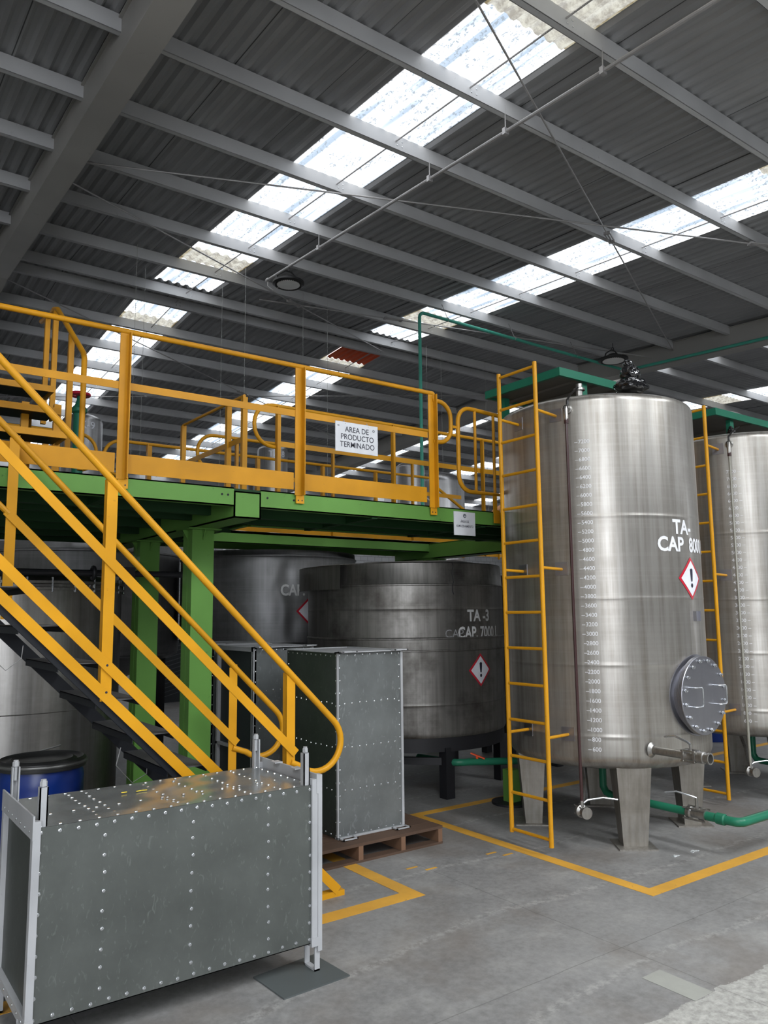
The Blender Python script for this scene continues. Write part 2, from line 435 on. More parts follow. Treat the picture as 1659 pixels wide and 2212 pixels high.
mb_all = []
for i, (a, b) in enumerate(segs):
    for ys in (NEAR, FAR): mb_all.append(sheet('ceiling', a, b, ys, M['roof']))
# opaque pieces of the strip runs at the ridge
for a, b in STRIPS:
    for ys in ([12.72, YR], [YR, 13.78]): mb_all.append(sheet('ceiling', a, b, ys, M['roof']))
bm = bmesh.new()
for o in mb_all: bm.from_mesh(o.data)
me = bpy.data.meshes.new('ceiling'); bm.to_mesh(me); bm.free(); me.materials.append(M['roof'])
for o in mb_all: bpy.data.objects.remove(o)
ce = bpy.data.objects.new('ceiling', me); COL.objects.link(ce); struct(ce)
k = 1
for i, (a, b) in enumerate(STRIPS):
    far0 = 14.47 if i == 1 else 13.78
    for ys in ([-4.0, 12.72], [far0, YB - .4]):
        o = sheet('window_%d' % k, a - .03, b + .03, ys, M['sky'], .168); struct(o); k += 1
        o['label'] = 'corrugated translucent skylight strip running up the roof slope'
o = sheet('orange_roof_patch', 9.0, 10.0, [13.78, 14.47], flat('orange_sheet', (.85, .12, .03), .5), .17)
tag(o, 'small orange sheet patched into the dark roof past the ridge', 'roof patch')

# purlins: C-sections across the whole hall
def purlin(y, ridge=False):
    z = zp(y); mb = MB(M['beam']); x0, x1 = XL + .05, XR - .05; s_ = 1 if y <= YR else -1
    h = .17
    mb.box(x0, x1, y - .005, y + .005, z, z + h)                     # web (towards the viewer)
    mb.box(x0, x1, y, y + .065, z, z + .006); mb.box(x0, x1, y, y + .065, z + h - .006, z + h)
    mb.box(x0, x1, y + .06, y + .066, z, z + .02)
    mb.use(M['bolt'])
    for xs in STRIPS[:3]:
        for dx in (.0, .07):
            for dz in (.05, .11): mb.dome((xs[0] + .62 + dx, y - .005, z + dz), (0, -1, 0), .011)
    return mb
PORD = ['topmost in the photo', 'second from the top of the photo', 'third from the top of the photo', 'fourth from the top of the photo', 'fifth from the top of the photo',
        'sixth from the top of the photo', 'seventh from the top of the photo', 'eighth from the top of the photo', 'ninth from the top of the photo', 'tenth, last before the ridge pair']
ys = [5.35 + 1.25 * n for n in range(-7, 6)]
for i, y in enumerate(ys):
    o = purlin(y).build('roof_purlin', smooth=False)
    j = i - 5
    if j < 0: lab = 'grey steel roof purlin above and behind the viewpoint near the open front'
    else: lab = 'grey steel roof purlin on the near slope, ' + PORD[j]
    tag(o, lab, 'purlin', 'purlins across the near roof slope')
tag(purlin(12.85).build('roof_purlin', smooth=False), 'light grey ridge purlin, the near one of the close pair', 'purlin', 'ridge purlins')
tag(purlin(13.38).build('roof_purlin', smooth=False), 'darker grey ridge purlin, the far one of the close pair', 'purlin', 'ridge purlins')
FORD = ['first', 'second', 'third', 'fourth', 'fifth', 'sixth', 'seventh', 'eighth', 'ninth', 'tenth', 'eleventh', 'twelfth']
for i in range(12):
    tag(purlin(14.65 + 1.25 * i).build('roof_purlin', smooth=False), 'grey roof purlin beyond the ridge, %s past the ridge pair' % FORD[i], 'purlin', 'purlins across the far roof slope')

def rafter(x0, x1, lab, zb=.30):
    mb = MB(M['rafter'])
    for ya, yb in ((YF, YR), (YR, YB)):
        A, B = zp(ya), zp(yb)
        def seg(xa, xb, d0, d1):
            mb.hexa([(xa, ya, A + d0), (xb, ya, A + d0), (xb, yb, B + d0), (xa, yb, B + d0), (xa, ya, A + d1), (xb, ya, A + d1), (xb, yb, B + d1), (xa, yb, B + d1)])
        seg(x0, x1, -zb, -zb + .02); seg(x0 + .03, x1 - .03, -zb + .02, .13); seg(x0, x1, .13, .145)
    o = mb.build('roof_rafter', smooth=False); return tag(o, lab, 'rafter', 'main roof rafters')
rafter(1.88, 2.16, 'wide grey steel rafter crossing the top left corner overhead')
rafter(14.1, 14.42, 'grey steel rafter beyond the tanks carrying the thin green pipe')
rafter(26.3, 26.6, 'farthest grey steel rafter near the right wall')
for x0 in (1.88, 14.1):   # brace plates of rafters
    pass

# sag rods in the strips
for i, (a, b) in enumerate(STRIPS[:2]):
    mb = MB(M['cable']); xm = a + .60
    mb.tube([(xm, -1, zp(-1) + .09), (xm, YR, zp(YR) + .09), (xm, 27, zp(27) + .09)], .009, 6)
    tag(mb.build('sag_rod'), 'thin steel rod running under the %s skylight strip' % ('long left' if i == 0 else 'shorter right'), 'rod', 'sag rods below the skylights')
# cross-bracing rods
def brace(p, q, lab, tb=None):
    mb = MB(M['cable']); mb.tube([p, q], .011, 6)
    o = mb.build('bracing_rod')
    tag(o, lab, 'rod', 'diagonal bracing rods under the roof')
    if tb is not None:
        m2 = MB(M['cable']); P, Q = V(p), V(q); d = (Q - P).normalized(); c = P + (Q - P) * tb
        sd = d.cross(V((0, 0, 1))).normalized() * .035
        m2.tube([c - d * .16 + sd, c + d * .16 + sd], .01, 6); m2.tube([c - d * .16 - sd, c + d * .16 - sd], .01, 6)
        m2.bar(c - d * .18, c - d * .13, .09, .03); m2.bar(c + d * .13, c + d * .18, .09, .03)
        m2.build('turnbuckle', parent=o)
    return o
brace((2.1, 3.32, 6.86), (14.1, 9.08, 7.21), 'thin diagonal brace rod descending to the right toward the far rafter', .55)
brace((2.16, 9.1, 7.2), (14.1, 3.67, 6.88), 'thin diagonal brace rod crossing below the right skylight strip', .70)
brace((2.16, 9.6, 7.22), (9.5, 13.0, 7.40), 'thin brace rod sagging near the roof ridge on the left', .6)
brace((2.16, 13.6, 7.42), (14.1, 20.3, 7.0), 'thin brace rod beyond the ridge behind the yellow railing', .5)
brace((2.16, 20.5, 7.0), (14.1, 14.0, 7.4), 'thin far brace rod crossing the last skylights on the left', .35)
brace((6.0, 11.9, 7.36), (14.1, 9.6, 7.2), 'pale brace rod passing behind the rising green pipe', .3)
# conduit with hangers and high-bay lamps
mb = MB(M['cable']); X = 5.525
def zc(y): return zp(y) - .20
mb.tube([(X, -2, zc(-2)), (X, 10.65, zc(10.65))], .019, 8)
cd = mb.build('lighting_conduit'); tag(cd, 'straight grey conduit hanging under the roof, ending at the round lamp', 'conduit')
for y in (5.35, 6.6 , 9.1, 4.1, 1.6):
    m2 = MB(M['cable']); m2.tube([(X, y, zp(y) + .1), (X, y, zc(y) - .02)], .006, 6); m2.box(X - .03, X + .03, y - .02, y + .02, zc(y) - .035, zc(y) + .035)
    m2.build('hanger', parent=cd)
def highbay(c, lab, r=.235, tilt=0):
    t = thing('highbay_lamp', lab, 'lamp', c, 'high-bay lamps')
    mb = MB(M['rubber'])
    mb.lathe([(0, .11), (r * .35, .11), (r * .45, .06), (r * .8, .045), (r, .02), (r, -.01), (r * .86, -.03), (r * .80, -.015)], (0, 0, 0), 40)
    for k in range(36):
        a = 2 * PI * k / 36; u = V((math.cos(a), math.sin(a), 0)); s_ = V((-u.y, u.x, 0)) * .005
        mb.hexa([u * r * .72 - s_ + V((0, 0, -.028)), u * r * .98 - s_ + V((0, 0, -.012)), u * r * .98 + s_ + V((0, 0, -.012)), u * r * .72 + s_ + V((0, 0, -.028)),
                 u * r * .72 - s_ + V((0, 0, .0)), u * r * .98 - s_ + V((0, 0, .02)), u * r * .98 + s_ + V((0, 0, .02)), u * r * .72 + s_])
    mb.build('housing', parent=t)
    m2 = MB(M['lens']); m2.lathe([(0, -.028), (r * .70, -.028), (r * .74, -.02)], (0, 0, 0), 36); m2.build('lens', parent=t)
    m3 = MB(M['rubber']); m3.tube([(-r * .9, 0, .02), (-r * .75, 0, .1), (-r * .2, 0, .2), (r * .2, 0, .2), (r * .75, 0, .1), (r * .9, 0, .02)], .012, 8); m3.build('bracket', parent=t)
    m4 = MB(M['rubber']); m4.torus((0, 0, .235), .03, .007, (0, 1, 0), 16, 6); m4.tube([(0, 0, .26), (0, 0, .36)], .006, 6); m4.build('hook', parent=t)
    return t
highbay((5.73, 10.36, 7.03), 'round black high-bay lamp hanging at the end of the conduit', .25)
t = highbay((13.0, 9.75, 6.98), 'black high-bay lamp above the big steel tank near the far rafter', .30)
e = V((X, 10.66, zc(10.66)))
mb = MB(M['cable']); mb.tube([e, e + V((0, .01, -.10)), e + V((.06, -.06, -.18)), e + V((.13, -.16, -.14)), e + V((.14, -.22, -.02))], .007, 6)
mb.lathe([(.02, 0), (.03, .02), (.03, .07), (.02, .09)], (e.x, e.y - .03, e.z), 10, (0, 1, 0)); mb.build('power_lead', parent=cd)

# thin green pipe: up from the mezzanine, across, then along the rafter
mb = MB(M['pipe_lt']); PX, PY, PZ = 8.25, 10.2, 7.08
pts = [(PX, PY, .3), (PX, PY, PZ - .12)] + arc((PX + .1, PY, PZ - .1), .1, PI, PI / 2, 4) + [(13.85, PY, PZ - .02), (13.98, PY - .06, PZ - .02), (14.04, PY - .25, PZ - .03), (14.04, -4, zp(-4) - .02 - .63 + .35)]
mb.tube(pts, .03, 10); gp = mb.build('green_water_pipe'); tag(gp, 'thin light green pipe rising from the mezzanine and turning along the roof', 'pipe')
for x in (8.9, 10.6, 12.4):
    m2 = MB(M['cable']); m2.tube([(x, PY, PZ + .02), (x, PY + .15, zp(PY) + .1)], .006, 6); m2.torus((x, PY, PZ), .035, .006, (1, 0, 0), 14, 5); m2.build('hanger', parent=gp)
# long thin hanging wires over the far part of the mezzanine
for i, (x, y) in enumerate(((4.9, 11.0), (5.3, 11.0), (6.6, 11.4), (7.1, 11.4), (4.0, 12.0), (3.6, 11.2), (10.2, 12.4), (10.6, 12.4), (11.9, 12.4))):
    mb = MB(M['hose']); mb.tube([(x, y, zp(y) + .05), (x, y, 2.9)], .0028, 4)
    tag(mb.build('hanging_wire'), 'thin pale wire hanging straight down behind the mezzanine railings', 'wire', 'thin wires hanging from the roof')

# ================================================================= FLOOR MARKINGS
def mark(poly, lab):
    mb = MB(M['floor_paint']); mb.prism([(x, y, .0005) for x, y in poly], (0, 0, .0015)); return tag(mb.build('floor_marking', smooth=False), lab, 'floor line', 'yellow floor lines')
mark([(4.56, 5.94), (4.56, 3.315), (4.665, 3.42), (4.665, 5.84)], 'long yellow floor line running past the foot of the near ladder')
mark([(4.56, 3.315), (12.5, 3.315), (12.5, 3.42), (4.665, 3.42)], 'yellow floor line leading right, in front of the steel tanks')
mark([(4.56, 5.94), (4.665, 5.84), (12.5, 5.84), (12.5, 5.94)], 'dull yellow floor line passing behind and under the big tank')
mark([(3.40, 4.24), (3.40, 5.9), (3.285, 5.9), (3.285, 4.37)], 'yellow floor line from the pallet to the corner mark')
mark([(3.40, 4.24), (3.285, 4.37), (.2, 4.37), (.2, 4.24)], 'yellow floor line running left behind the lying crate')
for i, (x, y) in enumerate(((3.62, 4.72), (3.72, 4.62), (4.32, 4.62), (4.40, 4.52))):
    mb = MB(M['floor_paint']); mb.box(x, x + .1, y, y + .022, .0005, .002); tag(mb.build('floor_marking', smooth=False), 'small worn yellow dash on the floor right of the pallet', 'floor line', 'worn yellow dashes')
mb = MB(flat('worn_tape', (.3, .3, .27), .8)); mb.box(3.53, 3.68, 2.36, 2.66, .0005, .0018)
tag(mb.build('tape_strip', smooth=False), 'short pale worn tape strip on the floor, lower right', 'floor tape')
for i, (x, y) in enumerate(((5.42, 3.72), (5.62, 3.70))):
    mb = MB(flat('scrap', (.6, .62, .62), .6))
    for k in range(7):
        dx, dy = random.uniform(-.04, .04), random.uniform(-.015, .015); mb.box(x + dx, x + dx + .02, y + dy, y + dy + .012, .0005, .004)
    tag(mb.build('litter_scrap', smooth=False), 'tiny white scrap on the floor, %s one by the stain' % ('left' if i == 0 else 'right'), 'scrap', 'white scraps on the floor')

# ================================================================= BIG TANK (and its twin)
TC = (5.82, 4.63); TR = .87; TB, TT = .60, 3.66
def big_tank(first):
    c = (0, 0); nm = 'near' if first else 'far'
    t = thing('storage_tank', 'tall brushed steel storage tank marked CAP 8000, behind the yellow ladder' if first else 'second tall steel tank cut off by the right edge of the photo', 'tank',
              (TC[0], TC[1], 0) if first else (TC[0] + 2.47, TC[1], 0), 'tall steel tanks in a row')
    def P(ang, r, z): return (r * math.cos(math.radians(ang)), r * math.sin(math.radians(ang)), z)
    prof = [(0, TB - .02), (TR - .2, TB - .01)]
    prof += [(TR - .12 + .12 * math.sin(a), TB + .12 - .12 * math.cos(a)) for a in [k * PI / 16 for k in range(9)]]
    for z in (.86, 1.42, 1.95, 2.62): prof += [(TR, z - .03), (TR, z - .008), (TR + .002, z), (TR, z + .008), (TR, z + .03)]
    prof += [(TR, TT - .07)] + [(TR - .06 + .06 * math.cos(a), TT - .06 + .06 * math.sin(a)) for a in [k * PI / 12 for k in range(7)]]
    prof += [(TR - .3, TT + .025), (0, TT + .05)]
    mb = MB(M['steel']); mb.lathe(prof, (0, 0, 0), 128); mb.build('shell', parent=t, angle=40)
    # legs: tapered channel plates on floor pads
    for a in (-127.5, 139.5, -40, 46.8):
        rr = .70; u = V((math.cos(math.radians(a)), math.sin(math.radians(a)), 0)); s_ = V((-u.y, u.x, 0))
        mb = MB(M['steel_leg']); w0, w1 = .145, .095; ztop = .74
        C0 = u * rr; D = .14
        mb.hexa([C0 - s_ * w1 - u * .09 , C0 - s_ * w1 + u * .05, C0 + s_ * w1 + u * .05, C0 + s_ * w1 - u * .09,
                 C0 - s_ * w0 - u * D + V((0, 0, ztop)), C0 - s_ * w0 + u * .11 + V((0, 0, ztop)), C0 + s_ * w0 + u * .11 + V((0, 0, ztop)), C0 + s_ * w0 - u * D + V((0, 0, ztop))])
        lg = mb.build('leg', parent=t, smooth=False)
        m2 = MB(M['steel_leg']); m2.bar(C0 - u * .16 + V((0, 0, .006)), C0 + u * .14 + V((0, 0, .006)), .30, .012); m2.build('base_plate', parent=lg, smooth=False)
    # sight tube with valves top and bottom
    ga = -154.5
    top, bot = V(P(ga, TR + .075, 3.42)), V(P(ga, TR + .075, .36))
    mb = MB(M['tube_brown'] if first else M['tube_clear']); mb.tube([top, top.lerp(bot, .5) + V((-.005, 0, 0)), bot], .0125, 10); tb = mb.build('sight_tube', parent=t)
    m2 = MB(M['tube_brown']); m2.lathe([(.012, -.02), (.019, -.02), (.019, .02), (.012, .02)], top, 10); m2.build('clamp', parent=tb)
    mb = MB(M['valve']); o_ = V(P(ga, TR - .02, 3.535)); q_ = V(P(ga, TR + .075, 3.535)); u = (q_ - o_).normalized(); sd = V((-u.y, u.x, 0))
    mb.lathe([(.02, 0), (.038, .01), (.038, .05), (.03, .055), (.03, .08), (.022, .1)], o_ , 14, u)
    mb.tube([q_ - u * .02, q_ + V((0, 0, 0)), q_ + V((0, 0, -.02)) + u * .008, top + V((0, 0, .0))], .018, 10)
    vv = mb.build('top_valve', parent=t)
    m2 = MB(M['rubber']); h0 = o_ + u * .04 + V((0, 0, .03)); m2.tube([h0, h0 + V((0, 0, .05)), h0 + V((0, 0, .09)) - sd * -.04 + u * .03, h0 + V((0, 0, .13)) + sd * .11 + u * .05], [.012, .010, .008, .007], 8); m2.build('lever', parent=vv)
    mb = MB(M['valve']); b0 = bot + V((0, 0, -.06))
    mb.tube([bot + V((0, 0, .02)), b0], .014, 10)
    mb.lathe([(0, -.035), (.045, -.035), (.05, -.02), (.05, .0), (.03, .012), (.03, .05), (.045, .055), (.045, .075), (0, .075)], b0 + u * .0, 18, (-.35, -.93, 0))
    mb.tube([b0, b0 + V((.13, .09, .07)), b0 + V((.25, .18, .16)), b0 + V((.3, .25, .27))], .017, 8)
    for k in range(4):
        a = PI / 4 + k * PI / 2; dd = V((math.cos(a) * .9, 0, math.sin(a))) * .045
        mb.tube([b0 + dd + V((.05, .1, 0)) * .9, b0 + dd - V((.01, .03, 0))], .006, 6)
    bv = mb.build('bottom_valve', parent=t)
    m2 = MB(M['bolt']); m2.tube([b0 + V((.03, .03, .04)), b0 + V((.07, .0, .075)), b0 + V((.17, -.07, .09)), b0 + V((.26, -.14, .075))], .007, 6); m2.build('lever', parent=bv)
    # scale
    z_of = lambda v: .762 + (v - 600) * (3.249 - .762) / 6600
    sc_ = bpy.data.objects.new('volume_scale', None); COL.objects.link(sc_); sc_.parent = t
    sc_['label'] = 'white painted volume scale from 600 to 7200'
    for v in range(600, 7201, 200):
        mb = MB(M['paint_white'])
        a, b = (-151.0 + .6 * (v < 3000), -146.8) if first else (-149.8, -154.6)
        wrap_text(mb, '\u2013', .05, cyl_map(c, TR + .002, a, z_of(v)), bold=.0004)
        mb.build('scale_tick', parent=sc_, smooth=False); mb = MB(M['paint_white'])
        wrap_text(mb, str(v), .047, cyl_map(c, TR + .002, b, z_of(v)), bold=.0004)
        mb.build('scale_number', parent=sc_, smooth=False)
    if not first:
        return t, P
    mb = MB(M['paint_white'])
    wrap_text(mb, 'TA-', .165, cyl_map(c, TR + .003, -98.2, 2.53), align='LEFT', bold=.005, squash=.95)
    wrap_text(mb, 'CAP', .165, cyl_map(c, TR + .003, -109.4, 2.385), align='LEFT', bold=.005, squash=.95)
    wrap_text(mb, '8000 L', .165, cyl_map(c, TR + .003, -84.6, 2.385), align='LEFT', bold=.005, squash=.86)
    mb.build('tank_lettering', parent=t, smooth=False, label='white capacity lettering')
    hazard_sign(t, lambda e: cyl_map(c, TR + e, -84.2, 2.112), .178)
    # name tag bracket
    mb = MB(M['steel_cover']); a = -81.6; p0 = V(P(a, TR - .005, 1.80)); u = V((math.cos(math.radians(a)), math.sin(math.radians(a)), 0)); s_ = V((-u.y, u.x, 0))
    mb.prism([p0 - s_ * .035 + V((0, 0, -.04)), p0 + s_ * .035 + V((0, 0, -.04)), p0 + s_ * .035 + V((0, 0, .04)), p0 - s_ * .035 + V((0, 0, .04))], u * .018)
    for sg in (-1, 1): mb.prism([p0 + s_ * .035 * sg + V((0, 0, -.04)), p0 + s_ * .041 * sg + V((0, 0, -.04)), p0 + s_ * .041 * sg + V((0, 0, .04)), p0 + s_ * .035 * sg + V((0, 0, .04))], u * .034)
    mb.build('tag_bracket', parent=t, smooth=False)
    # manhole facing -Y
    mx, mz = 5.89 - TC[0], 1.163; yf = 3.69 - TC[1]; ys = -TR
    t2 = bpy.data.objects.new('manhole', None); COL.objects.link(t2); t2.parent = t
    mb = MB(M['steel_cover'])
    mb.lathe([(.290, 0), (.290, .2)], (mx, yf + .23, mz), 64, (0, -1, 0)); mb.build('neck', parent=t2)
    mb = MB(M['steel_cover'])   # curved reinforcing collar lying on the shell
    for rr0, rr1, off in ((.26, .325, .006),):
        ring = []
        for k in range(65):
            a = 2 * PI * k / 64; row = []
            for rr in (rr0, rr1, rr1 + .004):
                xx, zz = mx + rr * math.cos(a), mz + rr * math.sin(a)
                yy = -math.sqrt(max(TR * TR - xx * xx, 0)); yy -= off if rr <= rr1 else -.004
                row.append(mb.bm.verts.new((xx, yy, zz)))
            ring.append(row)
        for A, B in zip(ring, ring[1:]):
            for j in range(2): mb.face([A[j], A[j + 1], B[j + 1], B[j]])
    mb.build('collar', parent=t2)
    mb = MB(M['steel_cover'])
    mb.lathe([(.26, .0), (.311, .0), (.314, .004), (.314, .010), (.309, .0125), (.314, .015), (.314, .021), (.309, .0235), (.315, .026), (.315, .036), (.311, .04), (.02, .044), (0, .044)], (mx, yf + .044, mz), 96, (0, -1, 0))
    cv = mb.build('cover', parent=t2, angle=25)
    for k in range(16):
        a = 2 * PI * (k + .5) / 16; p = V((mx + .279 * math.cos(a), yf, mz + .279 * math.sin(a)))
        b = MB(M['bolt']); b.lathe([(.015, 0), (.015, .01), (.011, .012), (.011, .022), (0, .024)], p, 6, (0, -1, 0)); b.build('bolt', parent=cv) if False else b.build('bolt', parent=t2)
    for sx in (-1, 1):
        b = MB(M['bolt']); xx = mx + sx * .17; w = .055
        b.tube([(xx - w * .7, yf + .005, mz + .075), (xx - w * .7, yf - .045, mz + .075), (xx - w * .5, yf - .055, mz + .075), (xx + w * .7, yf - .055, mz + .075), (xx + w, yf - .055, mz + .06),
                (xx + w, yf - .055, mz - .06), (xx + w * .7, yf - .055, mz - .075), (xx - w * .5, yf - .055, mz - .075), (xx - w * .7, yf - .045, mz - .075), (xx - w * .7, yf + .005, mz - .075)], .0065, 8)
        b.build('handle', parent=t2)
    # outlet pipe with ball valve towards -Y
    ox = 5.40 - TC[0]; oz = .765; yo = -math.sqrt(TR * TR - ox * ox) + .02; ye = 3.36 - TC[1]
    mb = MB(M['valve']); mb.tube([(ox, yo, oz + .0), (ox, ye + .22, oz)], .031, 14); mb.lathe([(.06, 0), (.045, .012), (.034, .02)], (ox, yo - .02, oz), 16, (0, -1, 0))
    op = mb.build('outlet_pipe', parent=t)
    mb = MB(M['valve']); yv = ye + .22
    mb.lathe([(.031, 0), (.042, 0), (.042, .02), (.036, .03), (.036, .07), (.042, .08), (.042, .1), (.031, .1)], (ox, yv, oz), 14, (0, -1, 0))
    for dx in (-.038, .038):
        for dz in (-.038, .038): mb.tube([(ox + dx, yv + .01, oz + dz), (ox + dx, yv - .11, oz + dz)], .007, 6)
    mb.box(ox - .045, ox + .045, yv - .012, yv + .002, oz - .045, oz + .045); mb.box(ox - .045, ox + .045, yv - .105, yv - .09, oz - .045, oz + .045)
    mb.lathe([(.045, 0), (.045, .05), (.036, .055), (.036, .08), (.043, .085), (.043, .1), (.033, .1), (.033, .02)], (ox, yv - .11, oz), 16, (0, -1, 0))
    mb.tube([(ox, yv - .05, oz + .03), (ox, yv - .05, oz + .085)], .011, 8); mb.build('ball_valve', parent=op)
    mb = MB(M['bolt']); mb.tube([(ox, yv - .05, oz + .085), (ox, yv - .02, oz + .10), (ox, yv + .08, oz + .13), (ox, yv + .17, oz + .115)], .008, 6); mb.build('lever', parent=op)
    # lifting eye and gear motor shape on the roof of the tank
    mb = MB(M['valve']); mb.tube([(-.15, -.45, TT - .01), (-.16, -.45, TT + .05), (-.15, -.45, TT + .09), (-.13, -.45, TT + .05), (-.14, -.45, TT)], .006, 6, closed=True); mb.build('lifting_eye', parent=t)
    mb = MB(M['valve']); mb.tube([(-.42, -.2, TT), (-.42, -.2, TT + .15)], .03, 10); mb.lathe([(.05, 0), (.05, .02), (.03, .03), (.03, .06)], (-.42, -.2, TT + .14), 12); mb.build('vent_pipe', parent=t)
    return t, P
t1, P1 = big_tank(True)
t2, P2 = big_tank(False)
# open hatch lid on second tank
mb = MB(M['steel_tank9']); ax = V((-.62, -.75, .12)).normalized(); hc = V((.80, .50, 4.02))
mb.lathe([(0, .0), (.24, .004), (.29, .0), (.30, -.01), (.30, .012), (.29, .018), (.0, .02)], hc, 48, ax); mb.build('open_hatch_lid', parent=t2)

# ladders on the tanks
def ladder(off, lab):
    t = thing('tank_ladder', lab, 'ladder', (4.70 + off, 4.31, 0), 'yellow ladders hooked to the tall tanks')
    LY, RY = .42, 0.0
    for y, z0 in ((LY, .085), (RY, .055)):
        mb = MB(M['yellow']); mb.tube([(0, y, z0), (0, y, 3.905)], .0185, 12); mb.build('rail', parent=t)
    for k in range(14):
        z = .109 + k * .2893; mb = MB(M['yellow']); mb.tube([(0, RY + .01, z), (0, LY - .01, z)], .0125, 10); mb.build('rung', parent=t)
    for z in (3.50, 2.20, .87):
        for y in (LY, RY):
            yt = y + (.03 if y > .2 else .05)
            xs = TC[0] - 4.70 - math.sqrt(TR * TR - (4.31 + yt - TC[1]) ** 2)
            mb = MB(M['yellow']); mb.tube([(0, y, z), (xs + .01, yt, z - .005)], .0125, 10); b = mb.build('standoff', parent=t)
            m2 = MB(M['steel_cover']); px = xs + .004; a = math.atan2(4.31 + yt - TC[1], 4.70 + px - TC[0]); u = V((math.cos(a), math.sin(a), 0)); s_ = V((-u.y, u.x, 0)); c_ = V((px, yt, z))
            m2.prism([c_ - s_ * .055 + V((0, 0, -.055)), c_ + s_ * .055 + V((0, 0, -.055)), c_ + s_ * .055 + V((0, 0, .055)), c_ - s_ * .055 + V((0, 0, .055))], u * .008)
            m2.build('pad_plate', parent=b, smooth=False)
    return t
ladder(0, 'yellow vertical ladder fixed to the left side of the near tall tank')
ladder(2.47, 'yellow ladder mostly hidden between the two tall tanks')

# work platforms on the tanks
def platform(off, lab):
    x0, x1, y0, y1 = 5.235 + off, 6.35 + off if off == 0 else 8.4 + off, 4.51, 5.40
    t = thing('tank_platform', lab, 'platform', (x0, y0, 3.66), 'green platforms on top of the tanks')
    w, d = x1 - x0, y1 - y0; z = 4.0 - 3.66
    mb = MB(M['teal']); mb.box(0, w, -.03, .0, z - .075, z); mb.box(0, w, d, d + .03, z - .075, z); mb.box(-.03, 0, -.03, d + .03, z - .075, z); mb.box(w, w + .03, -.03, d + .03, z - .075, z)
    mb.build('edge_frame', parent=t, smooth=False)
    mb = MB(flat('platform_plywood', (.14, .13, .115), .7)); mb.box(0, w, 0, d, z - .055, z - .03)
    for k in range(1, 4): mb.box(w * k / 4 - .02, w * k / 4 + .02, 0, d, z - .075, z - .055)
    mb.build('deck_board', parent=t, smooth=False)
    for px, py in ((.33, .02), (.10, d - .1), (w - .15, .02), (w - .15, d - .1)):
        lo = 0 if (px + x0 - TC[0] - off) ** 2 + (py + y0 - TC[1]) ** 2 < .8 ** 2 else -.02
        mb = MB(M['teal']); mb.box(px, px + .07, py, py + .05, lo, z - .07); mb.build('leg', parent=t, smooth=False)
    return t
platform(0, 'dark green framed work platform on top of the near tall tank')
platform(2.47, 'dark green framed work platform on top of the second tall tank')

# black bag on the tank
def bag(c, s, lab):
    mb = MB(M['bag'])
    for (dx, dy, dz, r, sx, sz) in ((0, 0, .075, .13, 1.0, .62), (.0, 0, .185, .085, .95, .9), (-.02, 0, .27, .04, 1, .8)):
        bm2 = bmesh.new(); bmesh.ops.create_icosphere(bm2, subdivisions=4, radius=1)
        for v in bm2.verts:
            n = v.co.normalized(); k = 1 + .20 * noise.noise(n * 2.2 + V((dz * 30, 1, 0))) + .10 * noise.noise(V((n.x * 5, n.y * 5, n.z * 1.6)) + V((3, dz * 9, 1)))
            v.co = V((n.x * r * sx * k, n.y * r * sx * k, n.z * r * sz * k)) * s + V((dx, dy, dz)) * s
            v.co.z = max(v.co.z, 0)
        vm = {v: mb.bm.verts.new(v.co + V(c)) for v in bm2.verts}
        for f in bm2.faces: mb.face([vm[v] for v in f.verts])
        bm2.free()
    return tag(mb.build('plastic_bag', angle=28), lab, 'bag', 'black plastic bags on tank tops')
bag((5.62, 4.05, 3.70), 1.05, 'crumpled black plastic bag tied over a fitting on the near tall tank')
bag((8.03, 4.52, 3.70), .5, 'small crumpled bag under the second green platform')

# bottom drain lines
def drain(off, lab):
    X0 = 5.70 + off; t = thing('drain_pipe', lab, 'pipe', (X0, 4.6, .27), 'green drain pipes under the tanks')
    mb = MB(M['pipe']); mb.tube([(0, 0, .32), (0, 0, .06), (0, -.03, .015), (0, -.08, 0), (0, -.82, 0)], .032, 12)
    mb.tube([(0, -.98, 0), (0, -1.19, 0)] + [(.06 - .06 * math.cos(a), -1.19 - .06 * math.sin(a), 0) for a in (.4, .8, 1.2, 1.57)] + [(3.4, -1.25, 0)], .034, 12)
    mb.lathe([(.036, 0), (.043, .01), (.043, .07), (.036, .08)], (0, -1.06, 0), 14, (0, -1, 0)); mb.build('pipe_run', parent=t)
    m2 = MB(M['valve']); m2.lathe([(.034, 0), (.048, 0), (.048, .03), (.035, .04), (.035, .1), (.048, .11), (.048, .16), (.034, .16)], (0, -.82, 0), 14, (0, -1, 0))
    for dx in (-.04, .04):
        for dz in (-.04, .04): m2.tube([(dx, -.80, dz), (dx, -.99, dz)], .007, 6)
    m2.tube([(0, -.9, .03), (0, -.9, .12)], .012, 8); m2.build('ball_valve', parent=t)
    m3 = MB(M['bolt']); m3.tube([(0, -.9, .12), (-.03, -.87, .135), (-.08, -.78, .16), (-.12, -.70, .145)], .007, 6); m3.build('lever', parent=t)
    m4 = MB(M['teal']); m4.bar((0, -.30, 0), (-.14, -.22, .42), .035, .02); m4.build('strut', parent=t)
    return t
drain(0, 'green drain pipe with steel ball valve below the near tall tank')
drain(2.47, 'green drain pipe below the second tall tank at right')

